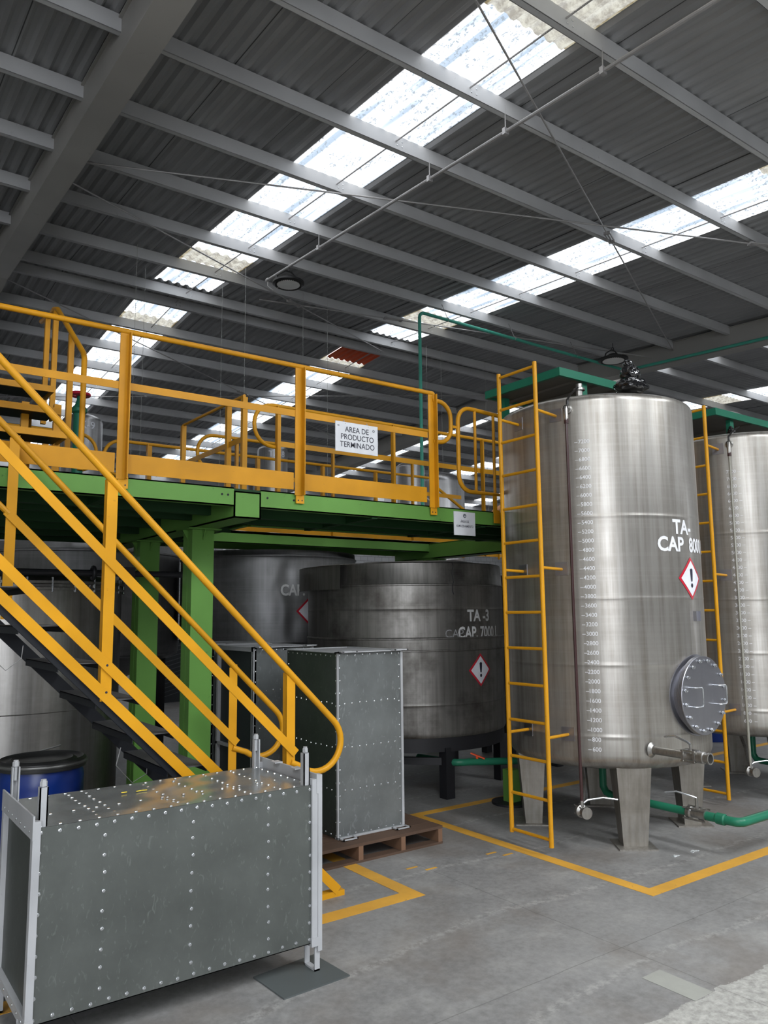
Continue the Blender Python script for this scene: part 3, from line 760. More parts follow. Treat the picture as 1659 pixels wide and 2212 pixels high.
# ================================================================= TANK TA-3 (squat, under the mezzanine)
C3 = (5.56, 7.23); R3 = 1.12
t = thing('storage_tank', 'squat dark steel tank marked TA -3 on black legs', 'tank', (C3[0], C3[1], 0))
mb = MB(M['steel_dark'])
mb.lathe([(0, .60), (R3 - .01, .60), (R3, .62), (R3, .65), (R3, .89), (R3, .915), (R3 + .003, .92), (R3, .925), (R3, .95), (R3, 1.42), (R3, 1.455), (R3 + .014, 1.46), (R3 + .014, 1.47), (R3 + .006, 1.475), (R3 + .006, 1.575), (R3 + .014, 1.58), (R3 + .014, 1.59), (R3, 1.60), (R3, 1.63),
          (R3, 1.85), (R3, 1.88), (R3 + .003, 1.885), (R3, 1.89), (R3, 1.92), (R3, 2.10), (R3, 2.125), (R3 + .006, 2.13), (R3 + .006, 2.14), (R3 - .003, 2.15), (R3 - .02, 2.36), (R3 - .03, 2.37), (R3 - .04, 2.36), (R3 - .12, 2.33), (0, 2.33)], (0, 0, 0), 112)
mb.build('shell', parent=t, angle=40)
mb = MB(M['black_metal']); mb.lathe([(R3 - .1, .46), (R3 - .02, .46), (R3 - .02, .60), (R3 - .1, .60)], (0, 0, 0), 80)
for k in range(3):
    a = math.radians(-104 + 60 * k); u = V((math.cos(a), math.sin(a), 0)); mb.bar(u * (R3 - .05) + V((0, 0, .53)), -u * (R3 - .05) + V((0, 0, .53)), .08, .1)
mb.build('base_ring', parent=t)
for a in (-105, -42, 20, 75, 137, 197):
    u = V((math.cos(math.radians(a)), math.sin(math.radians(a)), 0)); c_ = u * (R3 - .07); mb = MB(M['black_metal']); mb.box(c_.x - .055, c_.x + .055, c_.y - .055, c_.y + .055, 0, .5); mb.build('leg', parent=t, smooth=False)
mb = MB(M['black_metal']); u1 = V((math.cos(math.radians(-105)), math.sin(math.radians(-105)), 0)) * 1.05; u2 = V((math.cos(math.radians(197)), math.sin(math.radians(197)), 0)) * 1.05
mb.bar(u1 + V((0, 0, .36)), u2 + V((0, 0, .36)), .05, .07); mb.build('tie_bar', parent=t, smooth=False)
mb = MB(M['paint_faded']); f = lambda a, z: cyl_map((0, 0), R3 + .003, a, z)
wrap_text(mb, 'TA -3', .165, f(-92.3, 1.81), align='LEFT', bold=.0045, squash=.9)
wrap_text(mb, 'CAP. 7000 L', .165, f(-98.6, 1.635), align='LEFT', bold=.0045, squash=.78)
mb.build('tank_lettering', parent=t, smooth=False, label='grey capacity lettering')
mb = MB(M['paint_ghost']); wrap_text(mb, 'CAP', .12, f(-106.5, 1.63), align='LEFT'); mb.build('ghost_lettering', parent=t, smooth=False, label='faint worn lettering')
hazard_sign(t, lambda e: f(-83.4, 1.25) if False else cyl_map((0, 0), R3 + e, -83.4, 1.252), .172)
# curved sheet box hung on the rim
mb = MB(M['steel_dark'])
for r0, r1, z0, z1, a0, a1 in ((R3 + .09, R3 + .10, 2.10, 2.35, -212, -161), (R3 - .02, R3 + .10, 2.34, 2.352, -212, -161), (R3 - .01, R3 + .10, 2.10, 2.35, -161.4, -161)):
    mb.lathe([(r0, z0), (r1, z0), (r1, z1), (r0, z1), (r0, z0)], (0, 0, 0), 20, a0=math.radians(a0), a1=math.radians(a1))
mb.build('rim_box', parent=t, smooth=False)
# folded lid sheets lying on the top and a thin crack line cable
mb = MB(M['steel_dent']); mb.prism([(-.9, -.35, 2.365), (-.3, -.85, 2.365), (.2, -1.0, 2.37), (.25, -.6, 2.43), (-.6, -.1, 2.41)], (0, 0, .006)); mb.build('lid_sheet', parent=t, smooth=False)
mb = MB(M['black']); cr = []
for k in range(9): cr.append(V((math.cos(math.radians(-101.5 + .5 * math.sin(k * 1.7))), math.sin(math.radians(-101.5 + .5 * math.sin(k * 1.7))), 0)) * (R3 + .012) + V((0, 0, 2.37 - k * .042)))
mb.tube(cr, .0035, 5); mb.build('dangling_wire', parent=t)

# dark tank beyond
t = thing('storage_tank', 'dark grey tank glimpsed between the squat tank and the ladder', 'tank', (8.12, 7.25, 0))
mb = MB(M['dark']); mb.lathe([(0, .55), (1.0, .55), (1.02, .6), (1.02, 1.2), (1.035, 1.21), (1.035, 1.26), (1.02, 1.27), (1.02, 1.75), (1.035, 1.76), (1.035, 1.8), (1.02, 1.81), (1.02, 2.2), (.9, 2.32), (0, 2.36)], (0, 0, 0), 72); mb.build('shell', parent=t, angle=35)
for a in (-140, -95, -50, 0, 45, 90, 140, 185):
    u = V((math.cos(math.radians(a)), math.sin(math.radians(a)), 0)) * .95; mb = MB(M['black_metal']); mb.box(u.x - .05, u.x + .05, u.y - .05, u.y + .05, 0, .56); mb.build('leg', parent=t, smooth=False)
mb = MB(M['greyplastic']); mb.box(-1.10, -1.03, -.16, .02, 1.86, 2.24); mb.box(-1.08, -1.03, -.14, -.06, 1.30, 1.84); mb.build('side_box', parent=t, smooth=False)

# green pipe with orange lever behind TA-3
t = thing('green_pipe', 'green pipe with an orange lever between the black legs and the ladder', 'pipe', (5.35, 6.11, .35))
mb = MB(M['pipe']); mb.tube([(-.12, .5, 0), (-.04, .12, 0), (0, .03, 0), (.06, -.01, 0), (.12, -.03, 0), (.47, -.25, 0), (1.1, -.58, 0)], .036, 12); mb.build('pipe_run', parent=t)
mb = MB(M['orange_plastic']); mb.bar((.14, -.03, .085), (.23, -.14, .035), .03, .012); mb.tube([(.185, -.075, .03), (.185, -.075, .06)], .014, 8); mb.build('lever', parent=t)
t = thing('green_pipe', 'green pipe lying low in the dark behind the second tank', 'pipe', (8.0, 5.6, .42))
mb = MB(M['pipe']); mb.tube([(-.6, 1.2, 0), (0, 0, 0), (.25, -.45, 0)], .036, 12); mb.build('pipe_run', parent=t)
# small green pedestal with round plate
t = thing('pedestal', 'green square post on a dark round floor plate behind the ladder', 'post', (5.65, 6.02 - .35, 0))
mb = MB(M['green']); mb.box(-.06, .06, -.06, .06, .02, .32); mb.build('post', parent=t, smooth=False)
mb = MB(M['black_metal']); mb.lathe([(0, 0), (.2, 0), (.2, .02), (0, .02)], (0, 0, 0), 32); mb.build('base_plate', parent=t)

# ================================================================= dented tank, left tanks
CD = (5.12, 9.75); RD = 1.2
t = thing('storage_tank', 'grey dented steel tank marked CAP behind the green column', 'tank', (CD[0], CD[1], 0))
mb = MB(M['steel_dent'])
prof = [(0, 1.42), (RD - .25, 1.44)] + [(RD, 1.5 + .05 * k) for k in range(22)] + [(RD + .006, 2.57), (RD + .012, 2.575), (RD + .012, 2.585), (RD, 2.59), (RD - .01, 2.655), (0, 2.66)]
mb.lathe(prof, (0, 0, 0), 200)
for v in mb.bm.verts:
    r = math.hypot(v.co.x, v.co.y)
    if r > RD * .9 and 1.5 < v.co.z < 2.56:
        a = math.degrees(math.atan2(v.co.y, v.co.x)); w = math.exp(-((a + 104) / 12) ** 2) * min(1, (v.co.z - 1.48) * 4) * min(1, (2.58 - v.co.z) * 6)
        q = V((a * .06, v.co.z * 1.6, 3.1)); q = V((a * .045, v.co.z * .9, 3.1)); d = (.45 - abs(noise.noise(q))) * .09 + abs(noise.noise(q * 2.2)) * .035
        f = 1 - w * d / r; v.co.x *= f; v.co.y *= f
mb.build('shell', parent=t, angle=60)
for a in (-125, -60, 30, 120):
    u = V((math.cos(math.radians(a)), math.sin(math.radians(a)), 0)) * 1.0; mb = MB(M['steel_dark']); mb.box(u.x - .06, u.x + .06, u.y - .06, u.y + .06, 0, 1.5); mb.build('leg', parent=t, smooth=False)
mb = MB(M['paint_faded']); wrap_text(mb, 'CAP. 5', .19, cyl_map((0, 0), RD + .012, -111.2, 2.14), align='LEFT', bold=.005, squash=.8); mb.build('tank_lettering', parent=t, smooth=False, label='grey capacity lettering')
hazard_sign(t, lambda e: cyl_map((0, 0), RD + .004 + e, -92.6, 1.885), .19)

t = thing('storage_tank', 'large steel tank with a bolted rim, standing behind the stairs at far left', 'tank', (1.62, 8.45, 0))
mb = MB(steel('left_tank_steel', (.30, .29, .275), (.14, .13, .12), .3, .5, .1, .5, 1, .85)); mb.lathe([(0, .06), (.99, .06), (.99, .09), (1, .1), (1, 1.0), (1.004, 1.005), (1, 1.01), (1, 2.10)], (0, 0, 0), 112); mb.build('shell', parent=t)
mb = MB(M['steel_dark']); mb.lathe([(1.0, 2.09), (1.03, 2.09), (1.03, 2.11), (1.0, 2.115), (1.0, 2.14), (1.03, 2.145), (1.03, 2.17), (.98, 2.2), (.5, 2.3), (0, 2.33)], (0, 0, 0), 96)
mb.use(M['bolt'])
for k in range(30):
    a = 2 * PI * k / 30; mb.lathe([(.012, 2.07), (.012, 2.20), (0, 2.205)], (1.02 * math.cos(a), 1.02 * math.sin(a), 0), 6)
mb.build('lid', parent=t)
t = thing('storage_tank', 'grey rear tank with a cone bottom, its faint lettering above the bolted rim', 'tank', (2.87, 10.9, 0))
mb = MB(M['steel_dent']); mb.lathe([(0, .9), (.5, .98), (1.2, 1.3), (1.29, 1.34), (1.29, 1.36), (1.3, 1.37), (1.3, 2.62), (1.31, 2.63), (1.31, 2.65), (1.28, 2.66), (1.26, 2.76), (0, 2.9)], (0, 0, 0), 96); mb.build('shell', parent=t, angle=35)
for a in (-100, -35, 80, 190):
    u = V((math.cos(math.radians(a)), math.sin(math.radians(a)), 0)) * 1.1; mb = MB(M['black_metal']); mb.box(u.x - .06, u.x + .06, u.y - .06, u.y + .06, 0, 1.3); mb.build('leg', parent=t, smooth=False)
mb = MB(M['paint_ghost']); wrap_text(mb, 'TA', .2, cyl_map((0, 0), 1.304, -98, 2.36), align='LEFT', bold=.004); mb.build('tank_lettering', parent=t, smooth=False, label='faint worn lettering'); mb = MB(M['paint_ghost']); wrap_text(mb, 'U', .2, cyl_map((0, 0), 1.304, -81.5, 2.13), align='LEFT', bold=.004); mb.build('tank_lettering', parent=t, smooth=False, label='faint worn lettering')
# mixing shaft bar across the first left tank
mb = MB(M['black_metal']); mb.tube([(.4, 7.4, 2.24), (2.9, 7.33, 2.24)], .03, 10); mb.torus((2.05, 7.33, 2.24), .05, .02, (1, 0, 0), 20, 8); mb.box(2.30, 2.42, 7.28, 7.38, 2.18, 2.3)
tag(mb.build('agitator_shaft'), 'dark horizontal shaft above the bolted tank rim behind the stairs', 'shaft')

# blue drum
t = thing('plastic_drum', 'blue plastic drum with a black lid behind the lying crate', 'drum', (1.29, 5.62, 0))
mb = MB(M['blue']); mb.lathe([(0, .0), (.24, 0), (.255, .02), (.26, .2), (.266, .22), (.26, .24), (.262, .55), (.268, .57), (.262, .59), (.262, .72), (.262, .77), (.25, .8), (.25, .84)], (0, 0, 0), 56); mb.build('body', parent=t)
mb = MB(M['rubber']); mb.lathe([(.25, .815), (.272, .815), (.275, .83), (.272, .862), (.255, .872), (.245, .862), (.215, .855), (.205, .862), (.19, .868), (.175, .86), (.16, .852), (.0, .858)], (0, 0, 0), 56)
mb.build('lid', parent=t)
t.scale = (1, 1, 1.07)
mb = MB(flat('drum_ring', (.13, .13, .125), .4, .5)); mb.torus((0, 0, .845), .272, .011, n=56); mb.tube([(.05, .27, .87), (.12, .25, .885), (.17, .22, .90)], .006, 6); mb.build('clamp_ring', parent=t)

# ================================================================= CRATES
def rivets(mb, P, U, W, N, nu, nw, rows=(), rr=.0095, ins=.022, irregular=0):
    """perimeter + rows of dome heads on a panel: P corner, U and W edge vectors, N outward"""
    P, U, W, N = V(P), V(U), V(W), V(N); lu, lw = U.length, W.length; u, w = U / lu, W / lw
    def put(a, b): mb.dome(P + u * a + w * b, N, rr)
    for k in range(nu + 1):
        a = ins + (lu - 2 * ins) * k / nu
        for b in (ins, lw - ins): put(a, b + random.uniform(-.003, .003))
    for k in range(1, nw):
        b = ins + (lw - 2 * ins) * k / nw
        for a in (ins, lu - ins): put(a + random.uniform(-.003, .003), b)
    for (axis, frac, n) in rows:
        for k in range(1, n):
            q = k / n
            if axis == 'u': put(lu * frac + random.uniform(-.004, .004), lw * q + random.uniform(-.006, .006))
            else: put(lu * q + random.uniform(-.006, .006), lw * frac + random.uniform(-.004, .004))

# lying crate (foreground)
CR = thing('sheet_metal_crate', 'long riveted galvanised metal crate lying on its side in the foreground', 'crate', (.838, 3.715, 0))
L, W, ZB, ZT = 1.385, .64, .142, .938
mb = MB(M['galv']); mb.box(0, L, 0, .004, ZB, ZT); mb.use(M['bolt'])
rivets(mb, (0, 0, ZB), (L, 0, 0), (0, 0, ZT - ZB), (0, -1, 0), 17, 9, [('u', .215, 10), ('u', .515, 10), ('u', .81, 10)])
mb.build('front_panel', parent=CR)
mb = MB(M['galv']); mb.box(0, L, W - .004, W, ZB, ZT); mb.build('rear_panel', parent=CR)
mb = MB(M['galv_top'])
nx, ny = 40, 18; grid = []
for i in range(nx + 1):
    row = []
    for j in range(ny + 1):
        x, y = L * i / nx, W * j / ny; e = min(i, nx - i, j * 2, (ny - j) * 2) / 4; e = min(1, e)
        row.append(mb.bm.verts.new((x, y, ZT + .001 + e * .006 * noise.noise(V((x * 5, y * 6, 2.0))))))
    grid.append(row)
for i in range(nx):
    for j in range(ny): mb.face([grid[i][j], grid[i + 1][j], grid[i + 1][j + 1], grid[i][j + 1]])
mb.use(M['bolt'])
rivets(mb, (0, 0, ZT + .001), (L, 0, 0), (0, W, 0), (0, 0, 1), 16, 8, [('u', .2, 9), ('u', .26, 8), ('u', .48, 9), ('u', .60, 8), ('u', .74, 9), ('u', .86, 9), ('w', .35, 13)])
mb.build('top_panel', parent=CR)
mb = MB(M['galv']); mb.box(0, L, 0, W, ZB, ZB + .004); mb.build('bottom_panel', parent=CR)
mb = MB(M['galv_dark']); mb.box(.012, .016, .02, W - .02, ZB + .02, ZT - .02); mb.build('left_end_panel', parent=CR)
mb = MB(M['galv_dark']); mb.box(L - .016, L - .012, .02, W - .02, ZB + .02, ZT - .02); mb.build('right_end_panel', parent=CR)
for x0, sg in ((0, 1), (L, -1)):
    m = MB(M['lightgrey'])
    a, b = (x0 - .012, x0 + .02) if sg > 0 else (x0 - .012, x0 + .022)
    m.box(a, b, -.012, .028, .0 + ZB - .012, ZT + .03); m.box(a, b, W - .028, W + .012, ZB - .012, ZT + .03)     # uprights
    m.box(a + (-.002 if sg > 0 else .026), b - (.026 if sg > 0 else -.002), -.0145, W + .0145, ZT - .045, ZT + .055); m.box(a - .002, b + .002, -.0145, W + .0145, ZB - .014, ZB + .03)
    m.use(M['bolt'])
    for k in range(7):
        yy = .05 + (W - .1) * k / 6
        m.dome((x0 + (-.012 if sg > 0 else .022), yy, ZT - .02), (-sg, 0, 0), .008)
        m.dome((x0 + (-.012 if sg > 0 else .022), yy, ZB + .01), (-sg, 0, 0), .008)
    m.build('end_frame', parent=CR, smooth=False)
    for y0 in (.012, W - .05):
        p = MB(M['lightgrey']); xx = x0 + (.014 if sg > 0 else -.05)
        p.box(xx, xx + .006, y0, y0 + .036, ZT, ZT + .165); p.box(xx, xx + .036, y0 + (0 if y0 < .1 else .03), y0 + .006 + (0 if y0 < .1 else .03), ZT, ZT + .165); p.box(xx + .03, xx + .036, y0, y0 + .036, ZT, ZT + .165)
        p.tube([(xx + .018, y0 + .018, ZT + .10), (xx + .018, y0 + .018, ZT + .19)], .009, 8); p.lathe([(.016, .168), (.016, .188), (.012, .19), (.012, .197), (0, .197)], (xx + .018, y0 + .018, ZT), 6)
        p.build('corner_post', parent=CR, smooth=False)
        q = MB(M['lightgrey']); xa = x0 + (.012 if sg < 0 else -.018); ya, yb = (0, .11) if y0 < .1 else (W - .11, W)
        q.box(xa, xa + .03, ya, ya + .008, 0, ZB); q.box(xa, xa + .03, yb - .008, yb, 0, ZB); q.box(xa, xa + .03, ya, yb, 0, .009); q.box(xa, xa + .03, ya, yb, ZB - .014, ZB - .012)
        q.build('foot', parent=CR, smooth=False)
mb = MB(M['lightgrey'])
for yy in (.19, .42): mb.box(L - .02, L + .03, yy - .03, yy + .03, ZT + .055, ZT + .061)
mb.box(L + .025, L + .05, -.011, .03, .1, ZT + .05); mb.build('side_flange', parent=CR, smooth=False)
mb = MB(flat('yellow_scraps', (.75, .55, .03), .6))
for dx, dy, a in ((.50, .42, 0), (.57, .40, .3), (.60, .41, -.4)): mb.bar((dx, dy, ZT + .009), (dx + .028 * math.cos(a), dy + .028 * math.sin(a), ZT + .009), .006, .003)
mb.build('yellow_tie_scraps', parent=CR)

# steel plate below the crate's right foot
mb = MB(M['mat_plate']); mb.prism([(1.97, 3.56, 0.0), (2.36, 3.575, 0.0), (2.34, 3.90, 0.0), (1.955, 3.86, 0.0)], (0, 0, .007))
tag(mb.build('steel_plate', smooth=False), 'thin dark steel plate on the floor under the lying crate', 'plate')
for o in (CR,): o.location.z = .007

def upright(loc, rz, lab, front=True, opened=False):
    t = thing('sheet_metal_crate', lab, 'crate', loc, 'upright galvanised metal crates', rotz=rz)
    w, d, h = .625, .80, 1.40
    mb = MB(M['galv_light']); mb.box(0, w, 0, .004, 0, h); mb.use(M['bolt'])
    rivets(mb, (0, 0, 0), (w, 0, 0), (0, 0, h), (0, -1, 0), 8, 14, [('w', .25, 9), ('w', .48, 9), ('w', .72, 9)], rr=.0085)
    mb.build('front_panel', parent=t)
    if opened:
        mb = MB(M['dark']); mb.box(.03, .034, .03, d - .03, .03, h - .03); mb.build('recessed_panel', parent=t, smooth=False)
        mb = MB(M['lightgrey']); mb.box(-.004, .03, 0, .035, 0, h); mb.box(-.004, .03, d - .035, d, 0, h); mb.box(-.004, .03, 0, d, h - .035, h); mb.box(-.004, .03, 0, d, .45, .475); mb.box(-.004, .03, 0, d, 0, .03); mb.build('door_frame', parent=t, smooth=False)
    else:
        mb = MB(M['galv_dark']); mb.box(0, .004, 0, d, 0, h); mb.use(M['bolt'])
        rivets(mb, (0, d, 0), (0, -d, 0), (0, 0, h), (-1, 0, 0), 10, 14, [('w', .25, 10), ('w', .48, 10), ('w', .72, 10)], rr=.0085)
        mb.build('left_panel', parent=t)
    mb = MB(M['galv']); mb.box(w - .004, w, 0, d, 0, h); mb.build('right_panel', parent=t)
    mb = MB(M['galv']); mb.box(0, w, d - .004, d, 0, h); mb.build('rear_panel', parent=t)
    mb = MB(M['lightgrey']); mb.box(0, w, 0, d, h - .004, h + .001)
    mb.build('top_panel', parent=t, smooth=False)
    mb = MB(M['lightgrey'])
    for x in (0, w): mb.box(x - .004 if x == 0 else x - .008, x + .008 if x == 0 else x + .014, -.007, .012, 0, h)
    mb.box(-.004, w + .012, -.012, .03, -.002, .012); mb.box(-.02, w + .02, -.03, .012, h, h + .008)
    mb.box(-.02, .02, -.03, d + .02, h, h + .008); mb.box(w - .02, w + .02, -.03, d + .02, h, h + .008); mb.box(-.02, w + .02, d - .02, d + .02, h, h + .008)
    mb.build('edge_frame', parent=t, smooth=False)
    for z in (.004, h + .006):
        for x in (.0, w - .12):
            mb = MB(M['lightgrey']); a0, a1, b0, b1 = x, x + .135, -.085, -.01
            for q in ((a0, a1, b0, b0 + .012), (a0, a1, b1 - .012, b1), (a0, a0 + .012, b0, b1), (a1 - .012, a1, b0, b1)): mb.box(q[0], q[1], q[2], q[3], z, z + .008)
            mb.build('lug', parent=t, smooth=False)
    return t
upright((3.353, 5.24, .142), 0, 'upright riveted galvanised crate standing on the wooden pallet')
upright((3.31, 6.60, .142), 0, 'upright metal crate with a dark framed side, behind the first upright crate', opened=True)
upright((3.34, 7.62, .142), 0, 'rearmost upright metal crate, only its pale top edge showing', opened=True)
def pallet(loc, lab, w=1.2, d=1.05):
    t = thing('wooden_pallet', lab, 'pallet', loc, 'wooden pallets')
    for k in range(7):
        mb = MB(M['wood']); y = d * k / 7; mb.box(0, w, y, y + d / 7 - .012, .118, .14); mb.build('deck_board', parent=t, smooth=False)
    for x in (0, w / 3 - .02, 2 * w / 3 - .02, w - .045):
        mb = MB(M['wood_lt']); mb.box(x, x + .042, 0, d, .018, .118); mb.build('stringer', parent=t, smooth=False)
    for y in (0, d / 2 - .045, d - .09):
        mb = MB(M['wood']); mb.box(0, w, y, y + .09, 0, .018); mb.build('bottom_board', parent=t, smooth=False)
    return t
pallet((3.045, 5.06, 0), 'brown wooden pallet under the front upright crate')
pallet((3.0, 6.50, 0), 'brown wooden pallet under the two crates behind', 1.2, 2.0)

# ================================================================= MEZZANINE
ZD = 2.83; YM = 5.52
MZ = thing('mezzanine', 'green painted steel mezzanine deck carrying the yellow railings', 'mezzanine', (0, 0, 0))
def channel(mb, p, q, h=.14, fl=.06, side=1, r=0):
    """C edge beam, top at z of p; side=+1 flanges go +left of direction"""
    p, q = V(p), V(q); d = (q - p).normalized(); sd = V((-d.y, d.x, 0)) * side
    def pr(a0, a1, z0, z1): mb.hexa([p + sd * a0 + V((0, 0, z0)), q + sd * a0 + V((0, 0, z0)), q + sd * a1 + V((0, 0, z0)), p + sd * a1 + V((0, 0, z0)), p + sd * a0 + V((0, 0, z1)), q + sd * a0 + V((0, 0, z1)), q + sd * a1 + V((0, 0, z1)), p + sd * a1 + V((0, 0, z1))])
    pr(0, .008, -h, 0); pr(0, fl, -h, -h + .01); pr(0, fl, -.01, 0)
for a, b in ((-5.0, 2.585), (2.815, 7.6)):
    mb = MB(M['green']); channel(mb, (a, YM, ZD), (b, YM, ZD), .145, .06)
    mb.use(M['black'])
    for x in ((b - .1, b - .05) if b < 3 else (a + .06, a + .30)):
        mb.lathe([(.009, 0), (.009, .003), (0, .003)], (x, YM, ZD - .06), 8, (0, -1, 0))
    mb.build('edge_beam', parent=MZ, angle=20)
for (p, q, sd) in (((3.33, 8.4, ZD), (7.6, 8.4, ZD), 1), ((3.33, 6.78, ZD), (7.6, 6.78, ZD), -1), ((3.33, 6.78, ZD), (3.33, 8.4, ZD), 1), ((3.1, 9.25, ZD), (7.6, 9.25, ZD), -1)):
    mb = MB(M['green']); channel(mb, p, q, .145, .06, sd); mb.build('edge_beam', parent=MZ, smooth=False)
for x0, y1 in ((2.585, 9.2), (6.9, 9.2), (-1.6, 9.2)):
    mb = MB(M['green']); y0 = YM - .004; w = .23; zb = ZD - .235
    mb.box(x0, x0 + w, y0, y0 + .01, zb, ZD - .025)
    mb.box(x0, x0 + w, y0, y1, zb, zb + .012); mb.box(x0, x0 + w, y0, y1, ZD - .037, ZD - .025); mb.box(x0, x0 + .012, y0, y1, zb, ZD - .03); mb.box(x0 + w - .012, x0 + w, y0, y1, zb, ZD - .03)
    mb.build('cross_beam', parent=MZ, smooth=False)
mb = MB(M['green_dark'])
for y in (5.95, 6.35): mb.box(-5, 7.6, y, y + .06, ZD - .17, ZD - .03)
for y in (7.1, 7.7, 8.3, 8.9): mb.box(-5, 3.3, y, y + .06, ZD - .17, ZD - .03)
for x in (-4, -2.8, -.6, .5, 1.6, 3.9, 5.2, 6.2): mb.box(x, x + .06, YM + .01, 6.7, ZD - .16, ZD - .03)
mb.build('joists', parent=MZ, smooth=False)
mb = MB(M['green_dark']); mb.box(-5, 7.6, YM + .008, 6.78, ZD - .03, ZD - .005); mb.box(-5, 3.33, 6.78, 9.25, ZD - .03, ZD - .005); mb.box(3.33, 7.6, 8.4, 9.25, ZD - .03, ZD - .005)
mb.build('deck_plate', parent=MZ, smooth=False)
for (x, y, zt, zf) in ((2.70, 6.47, ZD - .235, 0), (2.70, 7.80, ZD - .235, 0), (7.02, 8.5, ZD - .235, 0), (-1.5, 6.47, ZD - .235, 0), (-1.5, 8.0, ZD - .235, 0)):
    mb = MB(M['green']); mb.box(x - .10, x + .10, y - .10, y + .10, zf, zt)
    for dx in (-.1, .1): mb.box(x + dx - .002, x + dx + .002, y - .008, y + .008, zf, zt)
    col = mb.build('column', parent=MZ, smooth=False)
    mb = MB(M['green']); mb.box(x - .15, x + .15, y - .15, y + .15, zt - .012, zt)
    for sx, sy in ((1, 0), (-1, 0), (0, 1), (0, -1)):
        u, s_ = V((sx, sy, 0)), V((-sy, sx, 0)) * .004; c_ = V((x, y, 0)) + u * .10
        mb.prism([c_ + s_ + V((0, 0, zt - .012)), c_ + s_ + u * .05 + V((0, 0, zt - .012)), c_ + s_ + V((0, 0, zt - .10))], s_ * -2)
    mb.build('cap_plate', parent=col, smooth=False)
    mb = MB(M['black_metal']); mb.box(x - .15, x + .15, y - .15, y + .15, 0, .015); mb.build('base_plate', parent=col, smooth=False)

# ---- railings
def post_bar(mb, x, y, z0, z1, w=.05, ang=True, side=1):
    mb.box(x - w / 2, x + w / 2, y - .004, y + .004, z0, z1)
    if ang: mb.box(x + side * w / 2 - .008 * side if side > 0 else x - w / 2, x + w / 2 if side > 0 else x - w / 2 + .008, y - w * .8, y, z0, z1)
    return mb
RF = thing('guard_railing', 'near yellow guard railing along the front edge of the mezzanine', 'railing', (0, 0, 0), 'yellow mezzanine railings')
YRl = YM - .02
mb = MB(M['yellow2']); mb.tube([(-5, YRl, 3.90), (4.585, YRl, 3.90), (4.60, YRl, 3.885), (4.60, YRl, 3.83)], .0215, 14); mb.build('top_rail', parent=RF)
mb = MB(M['yellow2']); mb.box(-5, 4.52, YRl - .003, YRl + .003, 3.465, 3.52); mb.build('mid_rail', parent=RF, smooth=False)
for a, b in ((-5, 1.655), (1.74, 3.10), (3.19, 4.50)):
    mb = MB(M['yellow2']); mb.box(a, b, YRl - .003, YRl + .003, ZD + .025, ZD + .165); mb.build('kick_plate', parent=RF, smooth=False)
for x in (-2.4, -.4, 1.70, 3.145, 4.565):
    mb = MB(M['yellow2']); post_bar(mb, x, YRl - .004, ZD - .02, 3.885, .068); p = mb.build('post', parent=RF, smooth=False)
    m2 = MB(M['yellow']); m2.box(x - .02, x + .055, YM - .022, YM - .012, ZD - .085, ZD + .01); m2.box(x - .02, x + .055, YM - .022, YM + .0, ZD - .0, ZD + .01); m2.use(M['ink'])
    for dx in (-.0, .035): m2.lathe([(.006, 0), (.006, .002), (0, .002)], (x + dx, YM - .022, ZD - .06), 8, (0, -1, 0))
    m2.build('foot_bracket', parent=p, smooth=False)
mb = MB(M['yellow2']); mb.tube([(4.58, YRl, 3.835), (4.66, YRl, 3.835)] + arc((4.66, YRl, 3.685), .15, PI / 2, 0, 6, ry=.15) + [(4.81, YRl, 3.59)] + arc((4.66, YRl, 3.59), .15, 0, -PI / 2, 6, ry=.15) + [(4.58, YRl, 3.44)], .021, 12)
mb.build('end_loop', parent=RF)
# gate
G = thing('swing_gate', 'yellow tubular gate with vertical bars beside the tank ladder', 'gate', (4.90, YRl, 0))
mb = MB(M['yellow2']); w = .68
mb.tube(arc((.15, 0, 3.67), .15, PI, PI / 2, 6) + [(w, 0, 3.80), (w + .02, 0, 3.79), (w + .02, 0, 3.0), (.17, 0, 3.0)] + arc((.15, 0, 3.15), .15, -PI / 2, -PI, 6), .021, 12, closed=True); mb.build('frame', parent=G)
for x in (.22, .47): mb = MB(M['yellow2']); mb.tube([(x, 0, 3.0), (x, 0, 3.81)], .015, 10); mb.build('bar', parent=G)
mb = MB(M['yellow2']); mb.box(.44, .49, -.004, .004, ZD - .02, 3.0); mb.box(.42, .50, -.03, -.022, ZD - .12, ZD + .01); mb.build('post', parent=G, smooth=False)
mb = MB(M['yellow2']); mb.box(-.11, .02, -.006, .006, 3.60, 3.625); mb.build('latch', parent=G, smooth=False)
